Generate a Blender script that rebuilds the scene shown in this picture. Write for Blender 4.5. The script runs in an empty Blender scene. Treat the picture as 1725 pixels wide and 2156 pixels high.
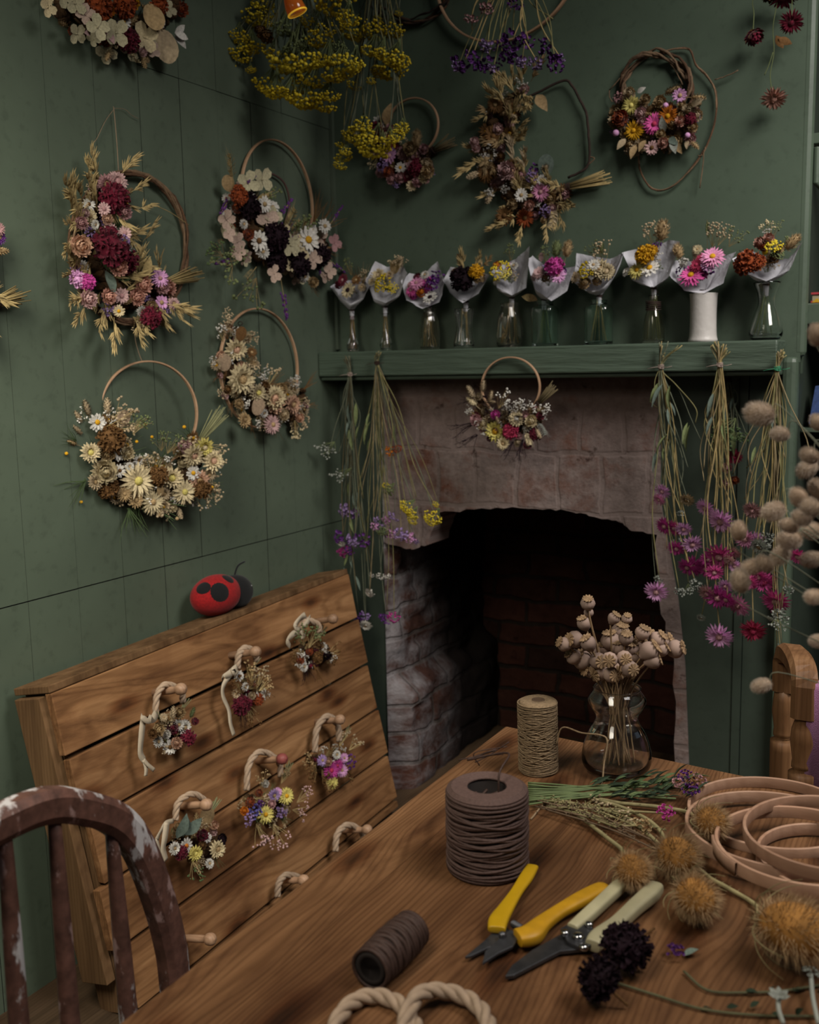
import bpy, bmesh, math, random
from math import sin, cos, pi, radians, atan, sqrt
from mathutils import Vector, Matrix, Quaternion
rnd = random.Random(11)
V = Vector
COL = bpy.context.scene.collection

# ------------------------------------------------------------------ camera model (1725 x 2156)
FPX, HZ, RHO, YAW, EYE = 2150.0, 310.0, 0.02, radians(29.5), 1.33
PIT = atan(HZ / FPX)
CAM = V((0, 0, EYE))
FW = V((-sin(YAW) * cos(PIT), cos(YAW) * cos(PIT), -sin(PIT)))
_r = FW.cross(V((0, 0, 1))).normalized(); _u = _r.cross(FW)
RT = _r * cos(RHO) - _u * sin(RHO); UP = _r * sin(RHO) + _u * cos(RHO)
XL, YB, ZT, YS = -1.732, 2.64, 0.75, 2.53       # left wall, back wall, table top, mantel front

def ray(px, py): return (FW * FPX + RT * (px - 862.5) + UP * (1078 - py)).normalized()
def hit(px, py, n, p):
    d = ray(px, py); return CAM + d * ((p - CAM).dot(n) / d.dot(n))
def depth(p): return (p - CAM).dot(FW)
def px2m(p, px): return px * depth(p) / FPX

class Frame:
    """a surface things hang on: origin, normal, and in-plane axes"""
    def __init__(s, p, n, v=V((0, 0, 1))):
        s.p = V(p); s.n = V(n).normalized(); s.v = (V(v) - s.n * V(v).dot(s.n)).normalized(); s.u = s.v.cross(s.n)
    def at(s, px, py, w=0.0): return hit(px, py, s.n, s.p + s.n * w)
    def dir(s, ang, lift=0.0):
        a = radians(ang); return (s.u * cos(a) + s.v * sin(a) + s.n * lift).normalized()
LW = Frame((XL, 0, 0), (1, 0, 0))
BW = Frame((0, YB, 0), (0, -1, 0))
SH = Frame((0, YS, 0), (0, -1, 0))
PALN = V((1, 0, 0.2)).normalized()
PAL = Frame((-1.6, 0, 0.715), PALN)
def yawed(px, py, deg, w=0.0):
    p = LW.at(px, py); a = radians(deg); n = V((cos(a), -sin(a), 0)); return Frame(p + V((w, 0, 0)), n)
def T(px, py, dz=0.0): return hit(px, py, V((0, 0, 1)), V((0, 0, ZT + dz)))

# ------------------------------------------------------------------ materials
MATS = {}
def nodes(m):
    m.use_nodes = True; nt = m.node_tree; return nt, nt.nodes, nt.links, nt.nodes['Principled BSDF']
AL = .55
def plain(name, col, rough=0.7, var=0.18, scale=60.0, metal=0.0, sss=0.0, bump=0.0, bscale=200.0, sheen=0.0, randv=0.16, spec=0.3):
    if name in MATS: return MATS[name]
    m = bpy.data.materials.new(name); nt, N, L, b = nodes(m)
    tc = N.new('ShaderNodeTexCoord'); nz = N.new('ShaderNodeTexNoise'); nz.inputs['Scale'].default_value = scale; nz.inputs['Detail'].default_value = 3
    L.new(tc.outputs['Object'], nz.inputs['Vector'])
    oi = N.new('ShaderNodeObjectInfo')
    a = N.new('ShaderNodeMapRange'); a.inputs['From Min'].default_value = .25; a.inputs['From Max'].default_value = .75
    a.inputs['To Min'].default_value = 1 - var; a.inputs['To Max'].default_value = 1 + var; L.new(nz.outputs['Fac'], a.inputs['Value'])
    r = N.new('ShaderNodeMapRange'); r.inputs['To Min'].default_value = 1 - randv; r.inputs['To Max'].default_value = 1 + randv; L.new(oi.outputs['Random'], r.inputs['Value'])
    mu = N.new('ShaderNodeMath'); mu.operation = 'MULTIPLY'; L.new(a.outputs[0], mu.inputs[0]); L.new(r.outputs[0], mu.inputs[1])
    sc = N.new('ShaderNodeVectorMath'); sc.operation = 'SCALE'; sc.inputs[0].default_value = [x * AL for x in col[:3]]; L.new(mu.outputs[0], sc.inputs['Scale'])
    L.new(sc.outputs[0], b.inputs['Base Color']); b.inputs['Roughness'].default_value = rough; b.inputs['Metallic'].default_value = metal
    b.inputs['Specular IOR Level'].default_value = spec
    if sheen: b.inputs['Sheen Weight'].default_value = sheen
    if bump:
        n2 = N.new('ShaderNodeTexNoise'); n2.inputs['Scale'].default_value = bscale; L.new(tc.outputs['Object'], n2.inputs['Vector'])
        bp = N.new('ShaderNodeBump'); bp.inputs['Strength'].default_value = bump; bp.inputs['Distance'].default_value = .004
        L.new(n2.outputs['Fac'], bp.inputs['Height']); L.new(bp.outputs[0], b.inputs['Normal'])
    MATS[name] = m; return m
def glass(name, col=(1, 1, 1), rough=0.02):
    if name in MATS: return MATS[name]
    m = bpy.data.materials.new(name); nt, N, L, b = nodes(m)
    b.inputs['Base Color'].default_value = (*col, 1); b.inputs['Roughness'].default_value = rough
    b.inputs['Transmission Weight'].default_value = 1; b.inputs['IOR'].default_value = 1.45
    MATS[name] = m; return m

def ramp(N, pts):
    r = N.new('ShaderNodeValToRGB'); e = r.color_ramp.elements
    while len(e) < len(pts): e.new(.5)
    for i, (p, c) in enumerate(pts): e[i].position = p; e[i].color = (*c, 1)
    return r
def mix(N, L, fac, a, b, mode='MIX'):
    m = N.new('ShaderNodeMix'); m.data_type = 'RGBA'; m.blend_type = mode
    for s, x in ((m.inputs['Factor'], fac), (m.inputs['A'], a), (m.inputs['B'], b)):
        if isinstance(x, (int, float)): s.default_value = x
        elif isinstance(x, tuple): s.default_value = (*x, 1)
        else: L.new(x, s)
    return m.outputs['Result']
def noise(N, L, vec, scale, detail=4, rough=.6):
    n = N.new('ShaderNodeTexNoise'); n.inputs['Scale'].default_value = scale; n.inputs['Detail'].default_value = detail; n.inputs['Roughness'].default_value = rough
    L.new(vec, n.inputs['Vector']); return n.outputs['Fac']
def mapping(N, L, scale, rot=(0, 0, 0), src='Object'):
    tc = N.new('ShaderNodeTexCoord'); mp = N.new('ShaderNodeMapping'); mp.inputs['Scale'].default_value = scale; mp.inputs['Rotation'].default_value = rot
    L.new(tc.outputs[src], mp.inputs['Vector']); return mp.outputs['Vector']
def bump(N, L, b, h, strength, dist):
    bp = N.new('ShaderNodeBump'); bp.inputs['Strength'].default_value = strength; bp.inputs['Distance'].default_value = dist
    L.new(h, bp.inputs['Height']); L.new(bp.outputs[0], b.inputs['Normal'])

def wood(name, dark, mid, light, along='y', gs=26.0, plank=0.0, knots=0.6, rough=.5, spec=.3, randv=.25, lines=0.35, warpamt=.05, stain=0, krot=0.0):
    """softwood: stretched grain, growth-ring lines and dark knots; optional plank tint steps across x"""
    m = bpy.data.materials.new(name); nt, N, L, b = nodes(m)
    st = {'y': (1, .06, 1), 'x': (.06, 1, 1), 'z': (1, 1, .06)}[along]
    v = mapping(N, L, st)
    warp = noise(N, L, mapping(N, L, tuple(.5 if s < 1 else 2.2 for s in st)), 3.0, 2)
    wv = N.new('ShaderNodeVectorMath'); wv.operation = 'ADD'
    comb = N.new('ShaderNodeCombineXYZ')
    for i in range(3): L.new(warp, comb.inputs[i])
    scv = N.new('ShaderNodeVectorMath'); scv.operation = 'SCALE'; scv.inputs['Scale'].default_value = warpamt; L.new(comb.outputs[0], scv.inputs[0])
    L.new(v, wv.inputs[0]); L.new(scv.outputs[0], wv.inputs[1])
    g = noise(N, L, wv.outputs[0], gs, 6, .65)
    cr = ramp(N, [(.28, dark), (.5, mid), (.75, light)]); L.new(g, cr.inputs['Fac'])
    col = cr.outputs['Color']
    w = N.new('ShaderNodeTexWave'); w.wave_type = 'BANDS'; w.bands_direction = 'X' if along != 'x' else 'Y'
    w.inputs['Scale'].default_value = gs * 1.6; w.inputs['Distortion'].default_value = 1.2; w.inputs['Detail'].default_value = 2
    L.new(wv.outputs[0], w.inputs['Vector'])
    lr = ramp(N, [(.0, (.55, .5, .45)), (.5, (1, 1, 1))]); L.new(w.outputs['Fac'], lr.inputs['Fac'])
    col = mix(N, L, lines, col, lr.outputs['Color'], 'MULTIPLY')
    big = noise(N, L, mapping(N, L, tuple(1 if s < 1 else 3 for s in st)), 2.2, 2)
    br = ramp(N, [(.3, (.62, .58, .55)), (.7, (1.0, 1.0, 1.0))]); L.new(big, br.inputs['Fac'])
    col = mix(N, L, .8, col, br.outputs['Color'], 'MULTIPLY')
    if knots:
        vo = N.new('ShaderNodeTexVoronoi'); vo.voronoi_dimensions = '2D'; vo.inputs['Scale'].default_value = 4.6
        L.new(mapping(N, L, tuple(.6 if s < 1 else 1.6 for s in st), (0, krot, 0)), vo.inputs['Vector'])
        kr = ramp(N, [(.03, (.13, .07, .05)), (.085, (.5, .36, .28)), (.17, (1, 1, 1))]); L.new(vo.outputs['Distance'], kr.inputs['Fac'])
        col = mix(N, L, knots, col, kr.outputs['Color'], 'MULTIPLY')
    if stain:
        sn_ = noise(N, L, mapping(N, L, (2.2, 1.1, 1)), 2.6, 5, .6); sr = ramp(N, [(.50, (1, 1, 1)), (.66, (.50, .40, .36))]); L.new(sn_, sr.inputs['Fac']); col = mix(N, L, .85 * stain, col, sr.outputs['Color'], 'MULTIPLY')
    if plank:
        sx = N.new('ShaderNodeSeparateXYZ'); tc = N.new('ShaderNodeTexCoord'); L.new(tc.outputs['Object'], sx.inputs[0])
        d = N.new('ShaderNodeMath'); d.operation = 'DIVIDE'; d.inputs[1].default_value = plank; L.new(sx.outputs['X'], d.inputs[0])
        fl = N.new('ShaderNodeMath'); fl.operation = 'FLOOR'; L.new(d.outputs[0], fl.inputs[0])
        wn = N.new('ShaderNodeTexWhiteNoise'); wn.noise_dimensions = '1D'; L.new(fl.outputs[0], wn.inputs['W'])
        pr = ramp(N, [(0, (.78, .74, .72)), (1, (1, 1, 1))]); L.new(wn.outputs['Value'], pr.inputs['Fac'])
        col = mix(N, L, 1.0, col, pr.outputs['Color'], 'MULTIPLY')
        fr = N.new('ShaderNodeMath'); fr.operation = 'FRACT'; L.new(d.outputs[0], fr.inputs[0])
        jr = ramp(N, [(0, (.3, .25, .22)), (.012, (1, 1, 1))]); L.new(fr.outputs[0], jr.inputs['Fac'])
        col = mix(N, L, .8, col, jr.outputs['Color'], 'MULTIPLY')
    oi = N.new('ShaderNodeObjectInfo'); rr = N.new('ShaderNodeMapRange'); rr.inputs['To Min'].default_value = 1 - randv; rr.inputs['To Max'].default_value = 1 + randv * .6
    L.new(oi.outputs['Random'], rr.inputs['Value'])
    sc = N.new('ShaderNodeVectorMath'); sc.operation = 'SCALE'; L.new(col, sc.inputs[0]); L.new(rr.outputs[0], sc.inputs['Scale'])
    L.new(sc.outputs[0], b.inputs['Base Color']); b.inputs['Roughness'].default_value = rough; b.inputs['Specular IOR Level'].default_value = spec
    bump(N, L, b, g, .35, .003)
    MATS[name] = m; return m

def paint(name, col, rough=.45, grain=None, spec=.35):
    m = bpy.data.materials.new(name); nt, N, L, b = nodes(m)
    v = mapping(N, L, grain or (1, 1, 1))
    big = noise(N, L, mapping(N, L, (1, 1, 1)), 2.5, 4)
    c = ramp(N, [(.3, tuple(x * .82 for x in col)), (.7, tuple(x * 1.15 for x in col))]); L.new(big, c.inputs['Fac'])
    fine = noise(N, L, v, 42, 5)
    dk = ramp(N, [(.30, (.75, .75, .75)), (.45, (1, 1, 1))]); L.new(fine, dk.inputs['Fac'])
    L.new(mix(N, L, .7, c.outputs['Color'], dk.outputs['Color'], 'MULTIPLY'), b.inputs['Base Color'])
    b.inputs['Roughness'].default_value = rough; b.inputs['Specular IOR Level'].default_value = spec
    bump(N, L, b, fine, .9 if grain else .12, .006 if grain else .002)
    MATS[name] = m; return m

def brick(name, c1, c2, mortar, wash=None, washamt=.5, bw=.23, rh=.085, zo=0.0, ztint=None, mort=.55, bd=.012, axes='xz', rough=.9, mb_=.8, deep=None):
    """old brickwork; wash = flaking limewash over it"""
    m = bpy.data.materials.new(name); nt, N, L, b = nodes(m)
    tc = N.new('ShaderNodeTexCoord'); sp = N.new('ShaderNodeSeparateXYZ'); L.new(tc.outputs['Object'], sp.inputs[0])
    cb = N.new('ShaderNodeCombineXYZ'); L.new(sp.outputs[axes[0].upper()], cb.inputs[0]); za = N.new('ShaderNodeMath'); za.operation = 'SUBTRACT'; za.inputs[1].default_value = zo; L.new(sp.outputs[axes[1].upper()], za.inputs[0]); L.new(za.outputs[0], cb.inputs[1])
    nz = N.new('ShaderNodeTexNoise'); nz.inputs['Scale'].default_value = 7; L.new(cb.outputs[0], nz.inputs['Vector'])
    s = N.new('ShaderNodeVectorMath'); s.operation = 'SCALE'; s.inputs['Scale'].default_value = .045; L.new(nz.outputs['Color'], s.inputs[0])
    ad = N.new('ShaderNodeVectorMath'); ad.operation = 'ADD'; L.new(cb.outputs[0], ad.inputs[0]); L.new(s.outputs[0], ad.inputs[1])
    bk = N.new('ShaderNodeTexBrick'); bk.inputs['Scale'].default_value = 1; bk.inputs['Brick Width'].default_value = bw; bk.inputs['Row Height'].default_value = rh
    bk.inputs['Mortar Size'].default_value = .009; bk.inputs['Mortar Smooth'].default_value = .6; bk.inputs['Bias'].default_value = -.1
    bk.inputs['Color1'].default_value = (*c1, 1); bk.inputs['Color2'].default_value = (*c2, 1); bk.inputs['Mortar'].default_value = (*mortar, 1)
    L.new(ad.outputs[0], bk.inputs['Vector'])
    n1 = noise(N, L, cb.outputs[0], 14, 8, .7)
    dk = ramp(N, [(.3, (.35, .3, .28)), (.62, (1, 1, 1))]); L.new(n1, dk.inputs['Fac'])
    col = mix(N, L, .75, bk.outputs['Color'], dk.outputs['Color'], 'MULTIPLY')
    if wash:
        n2 = noise(N, L, cb.outputs[0], 5.5, 9, .72)
        w = ramp(N, [(washamt - .09, (0, 0, 0)), (washamt + .07, (1, 1, 1))]); L.new(n2, w.inputs['Fac'])
        n3 = noise(N, L, cb.outputs[0], 30, 6, .7)
        wc = ramp(N, [(.25, tuple(x * .55 for x in wash)), (.6, wash)]); L.new(n3, wc.inputs['Fac'])
        wm = mix(N, L, bk.outputs['Fac'], wc.outputs['Color'], tuple(x * mort for x in wash))
        col = mix(N, L, w.outputs['Color'], col, wm)
    if ztint:  # mixes unevenly towards a second colour higher up
        sm = N.new('ShaderNodeMapRange'); sm.inputs['From Min'].default_value = ztint[0]; sm.inputs['From Max'].default_value = ztint[1]; L.new(sp.outputs['Z'], sm.inputs['Value'])
        n4 = N.new('ShaderNodeMath'); n4.operation = 'MULTIPLY'; L.new(sm.outputs[0], n4.inputs[0]); L.new(noise(N, L, cb.outputs[0], 6, 5), n4.inputs[1])
        col = mix(N, L, n4.outputs[0], col, ztint[2])
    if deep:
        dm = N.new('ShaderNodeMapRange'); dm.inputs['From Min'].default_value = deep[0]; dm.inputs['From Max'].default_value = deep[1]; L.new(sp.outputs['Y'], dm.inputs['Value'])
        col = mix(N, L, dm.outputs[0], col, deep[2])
    chip = noise(N, L, cb.outputs[0], 17, 7, .75); chr_ = ramp(N, [(.33, (.30, .24, .21)), (.41, (1, 1, 1))]); L.new(chip, chr_.inputs['Fac']); col = mix(N, L, .9, col, chr_.outputs['Color'], 'MULTIPLY')
    L.new(col, b.inputs['Base Color']); b.inputs['Roughness'].default_value = rough; b.inputs['Specular IOR Level'].default_value = .1
    inv = N.new('ShaderNodeMath'); inv.operation = 'MULTIPLY_ADD'; inv.inputs[1].default_value = -.8; L.new(bk.outputs['Fac'], inv.inputs[0]); L.new(n1, inv.inputs[2])
    inv.inputs[1].default_value = -mb_
    bump(N, L, b, inv.outputs[0], .9, bd)
    MATS[name] = m; return m

# ------------------------------------------------------------------ mesh helper
_bm = bmesh.new(); bmesh.ops.create_icosphere(_bm, subdivisions=2, radius=1); ICO2 = ([v.co.copy() for v in _bm.verts], [[v.index for v in f.verts] for f in _bm.faces]); _bm.free()
_bm = bmesh.new(); bmesh.ops.create_icosphere(_bm, subdivisions=1, radius=1); ICO1 = ([v.co.copy() for v in _bm.verts], [[v.index for v in f.verts] for f in _bm.faces]); _bm.free()
_bm = bmesh.new(); bmesh.ops.create_icosphere(_bm, subdivisions=4, radius=1); ICO4 = ([v.co.copy() for v in _bm.verts], [[v.index for v in f.verts] for f in _bm.faces]); _bm.free()

def basis(z, spin=0.0, up=None):
    z = V(z).normalized(); a = up or (V((0, 0, 1)) if abs(z.z) < .9 else V((1, 0, 0)))
    x = V(a).cross(z).normalized(); y = z.cross(x); M = Matrix((x, y, z)).transposed()
    return M @ Matrix.Rotation(spin, 3, 'Z')

class MB:
    def __init__(s): s.v = []; s.f = []; s.m = []
    def add(s, vs, fs, mi=0, M=None):
        k = len(s.v); s.v += [(M @ V(p)) if M is not None else V(p) for p in vs]
        for f in fs: s.f.append([k + i for i in f]); s.m.append(mi)
    def tube(s, pts, r, n=5, mi=0, cap=True):
        pts = [V(p) for p in pts]; k = len(pts); rr = r if isinstance(r, (list, tuple)) else [r] * k
        t = (pts[1] - pts[0]).normalized(); x = t.orthogonal().normalized(); vs = []
        for i, p in enumerate(pts):
            t = (pts[min(i + 1, k - 1)] - pts[max(i - 1, 0)]); t = t.normalized() if t.length > 1e-9 else V((0, 0, 1))
            x = x - t * x.dot(t); x = x.normalized() if x.length > 1e-6 else t.orthogonal().normalized(); y = t.cross(x)
            vs += [p + (x * cos(2 * pi * j / n) + y * sin(2 * pi * j / n)) * rr[i] for j in range(n)]
        fs = [[i * n + j, i * n + (j + 1) % n, (i + 1) * n + (j + 1) % n, (i + 1) * n + j] for i in range(k - 1) for j in range(n)]
        if cap: fs += [list(range(n))[::-1], [(k - 1) * n + j for j in range(n)]]
        s.add(vs, fs, mi)
    def loop(s, pts, r, n=6, mi=0):
        """closed tube"""
        pts = [V(p) for p in pts]; k = len(pts); c = sum(pts, V()) / k; vs = []
        nm = (pts[0] - c).cross(pts[k // 4] - c).normalized()
        for i, p in enumerate(pts):
            t = (pts[(i + 1) % k] - pts[i - 1]).normalized(); y = (nm - t * nm.dot(t)).normalized(); x = y.cross(t)
            ri = r[i] if isinstance(r, (list, tuple)) else r
            vs += [p + (x * cos(2 * pi * j / n) + y * sin(2 * pi * j / n)) * ri for j in range(n)]
        s.add(vs, [[i * n + j, i * n + (j + 1) % n, ((i + 1) % k) * n + (j + 1) % n, ((i + 1) % k) * n + j] for i in range(k) for j in range(n)], mi)
    def band(s, c, u, v, R, w, t, mi=0, k=72, a0=0.0, a1=2 * pi, ax=1.0):
        """flat wooden hoop: width w along the axis, thickness t"""
        c = V(c); nn = u.cross(v).normalized(); closed = a1 - a0 > 6.28; vs = []; kk = k if closed else k + 1
        for i in range(kk):
            a = a0 + (a1 - a0) * i / k; d = u * cos(a) * ax + v * sin(a)
            for (dr, dw) in ((0, -1), (0, 1), (1, 1), (1, -1)): vs.append(c + d * (R - t / 2 + dr * t) + nn * dw * w / 2)
        fs = [[i * 4 + j, ((i + 1) % kk) * 4 + j, ((i + 1) % kk) * 4 + (j + 1) % 4, i * 4 + (j + 1) % 4] for i in range(k) for j in range(4)]
        s.add(vs, fs, mi)
    def lathe(s, prof, n=24, mi=0, M=None, sq=0.0):
        vs = []; k = len(prof)
        for (r, z) in prof:
            for j in range(n):
                a = 2 * pi * j / n; q = 1.0
                if sq: q = (1 - sq) + sq * min(1 / max(abs(cos(a)), 1e-6), 1 / max(abs(sin(a)), 1e-6), 1.32)
                vs.append((r * q * cos(a), r * q * sin(a), z))
        fs = [[i * n + j, i * n + (j + 1) % n, (i + 1) * n + (j + 1) % n, (i + 1) * n + j] for i in range(k - 1) for j in range(n)]
        if prof[0][0] > 1e-6: fs.append(list(range(n))[::-1])
        if prof[-1][0] > 1e-6: fs.append([(k - 1) * n + j for j in range(n)])
        s.add(vs, fs, mi, M)
    def box(s, a, b, mi=0, M=None):
        x0, y0, z0 = a; x1, y1, z1 = b
        s.add([(x0, y0, z0), (x1, y0, z0), (x1, y1, z0), (x0, y1, z0), (x0, y0, z1), (x1, y0, z1), (x1, y1, z1), (x0, y1, z1)],
              [[3, 2, 1, 0], [4, 5, 6, 7], [0, 1, 5, 4], [1, 2, 6, 5], [2, 3, 7, 6], [3, 0, 4, 7]], mi, M)
    def blob(s, c, r, mi=0, ico=ICO1):
        r = V(r) if hasattr(r, '__len__') else V((r, r, r)); c = V(c)
        s.add([c + V((p.x * r.x, p.y * r.y, p.z * r.z)) for p in ico[0]], ico[1], mi)
    def prism(s, pts, d, mi=0):
        """polygon (list of points) pushed along d"""
        k = len(pts); d = V(d); s.add(list(pts) + [V(p) + d for p in pts], [list(range(k))[::-1], [k + i for i in range(k)]] + [[i, (i + 1) % k, k + (i + 1) % k, k + i] for i in range(k)], mi)
    def mesh(s, name, mats, smooth=True, origin=None):
        me = bpy.data.meshes.new(name); o = V(origin) if origin is not None else V()
        me.from_pydata([tuple(p - o) for p in s.v], [], s.f)
        for m in (mats if isinstance(mats, (list, tuple)) else [mats]): me.materials.append(m)
        me.polygons.foreach_set('material_index', s.m)
        me.polygons.foreach_set('use_smooth', [smooth] * len(s.f)); me.update(); return me
    def build(s, name, mats, parent=None, smooth=True, label=None, bevel=0.0):
        o = bpy.data.objects.new(name, s.mesh(name, mats, smooth, wloc(parent) if parent else None)); COL.objects.link(o)
        if parent: o.parent = parent
        if label: o['label'] = label
        if bevel:
            md = o.modifiers.new('Bevel', 'BEVEL'); md.width = bevel; md.segments = 2; md.limit_method = 'ANGLE'
        return o
def wloc(o):
    p = V()
    while o: p += o.location; o = o.parent
    return p
def tag(o, label, cat, group=None):
    o['label'] = label; o['category'] = cat
    if group: o['group'] = group
    return o
def thing(name, label, cat, loc, group=None):
    o = bpy.data.objects.new(name, None); o.empty_display_size = .02; o.location = loc; COL.objects.link(o); return tag(o, label, cat, group)
def struct(name, mb, mats, smooth=False, bevel=0.0):
    o = mb.build(name, mats, None, smooth, None, bevel); o['kind'] = 'structure'; return o
def place(me, name, root, pos, M3, size, label=None):
    o = bpy.data.objects.new(name, me); COL.objects.link(o); o.parent = root; o.location = V(pos) - wloc(root)
    o.rotation_mode = 'QUATERNION'; o.rotation_quaternion = M3.to_quaternion()
    o.scale = size if hasattr(size, '__len__') else (size,) * 3
    if label: o['label'] = label
    return o
def curve(pts, n=10):
    """Catmull-Rom through points"""
    P = [V(p) for p in pts]; P = [P[0] * 2 - P[1]] + P + [P[-1] * 2 - P[-2]]; out = []
    for i in range(1, len(P) - 2):
        a, b, c, d = P[i - 1:i + 3]
        for k in range(n):
            t = k / n; out.append(.5 * ((2 * b) + (c - a) * t + (2 * a - 5 * b + 4 * c - d) * t * t + (3 * b - a - 3 * c + d) * t ** 3))
    return out + [P[-2]]
def jit(a): return V((rnd.uniform(-a, a), rnd.uniform(-a, a), rnd.uniform(-a, a)))

# ------------------------------------------------------------------ dried flowers
CC = dict(cream=(.80, .66, .40), white=(.86, .82, .74), dp=(.64, .35, .35), pink=(.92, .38, .62), ppk=(.78, .50, .48), crim=(.17, .008, .028), dark=(.016, .005, .010),
          gold=(.80, .42, .02), yel=(.85, .62, .03), py=(.86, .74, .22), lil=(.44, .30, .58), mag=(.66, .08, .38), sal=(.74, .39, .30), pea=(.80, .48, .32), tan=(.52, .36, .18),
          brn=(.20, .10, .035), rust=(.36, .07, .015), grn=(.10, .15, .06), gg=(.17, .22, .18), str=(.56, .42, .19), pur=(.17, .05, .26), hyd=(.62, .56, .36), hpk=(.60, .44, .35), lun=(.50, .36, .24),
          gst=(.20, .24, .10), ora=(.72, .22, .02), blu=(.16, .14, .42), red=(.55, .05, .12), hot=(.92, .14, .46), lpk=(.92, .48, .82), gry=(.42, .44, .38), ltan=(.62, .48, .30))
CC.update(dgn=(.035, .055, .03), yg=(.68, .50, .025), yy=(.90, .70, .05))
def cm(k): return plain('flower_' + k, CC[k], rough=.8, var=.3, scale=9.0, randv=.2, spec=.15, sheen=.1 if k in ('crim', 'rust') else 0)

def petal(mb, az, L, W, t0, t1, r0, z0, mi=0, tip=.05, n=3, cup=.12):
    prof = [.55, 1.0, .85, tip] if tip < .3 else [.3, .85, 1.0, tip]
    ca, sa = cos(az), sin(az); r, z = r0, z0; vs = []
    for i in range(n + 1):
        t = i / n; w = W * prof[min(3, int(round(t * 3)))] * .5; th = t0 + (t1 - t0) * t
        for k in (-1, 0, 1):
            x = r; y = k * w; zz = z + (abs(k) * cup * W)
            vs.append((x * ca - y * sa, x * sa + y * ca, zz))
        r += cos(th) * L / n; z += sin(th) * L / n
    mb.add(vs, [[i * 3 + j, i * 3 + j + 1, i * 3 + j + 4, i * 3 + j + 3] for i in range(n) for j in (0, 1)], mi)
def ring(mb, N, L, W, t0, t1, r0, z0, mi=0, tip=.05, n=3):
    o = rnd.random() * 6
    for i in range(N): petal(mb, o + 2 * pi * i / N + rnd.uniform(-.12, .12), L * rnd.uniform(.86, 1.08), W, t0 + rnd.uniform(-.1, .1), t1 + rnd.uniform(-.15, .15), r0, z0, mi, tip, n)
def dome(mb, r, h, z0=0.0, mi=0, n=10):
    mb.lathe([(r, z0), (r * .92, z0 + h * .5), (r * .6, z0 + h * .88), (1e-7, z0 + h)], n, mi)
def hairs(mb, R, count, ln, wd, mi=0, axis=1, fwd=.5, c=V((0, 0, 0))):
    """thin triangles standing off an ellipsoid of radii R, leaning along the axis"""
    for _ in range(count):
        d = V((rnd.gauss(0, 1), rnd.gauss(0, 1), rnd.gauss(0, 1))).normalized(); p = c + V((d.x * R[0], d.y * R[1], d.z * R[2]))
        nrm = V((d.x / R[0], d.y / R[1], d.z / R[2])).normalized(); ax = V((0, 0, 0)); ax[axis] = fwd
        t = (nrm + ax + jit(.25)).normalized(); s = t.orthogonal().normalized(); s = Quaternion(t, rnd.random() * 6) @ s
        l = ln * rnd.uniform(.6, 1.2); mb.add([p - s * wd, p + s * wd, p + t * l], [[0, 1, 2]], mi)

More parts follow.
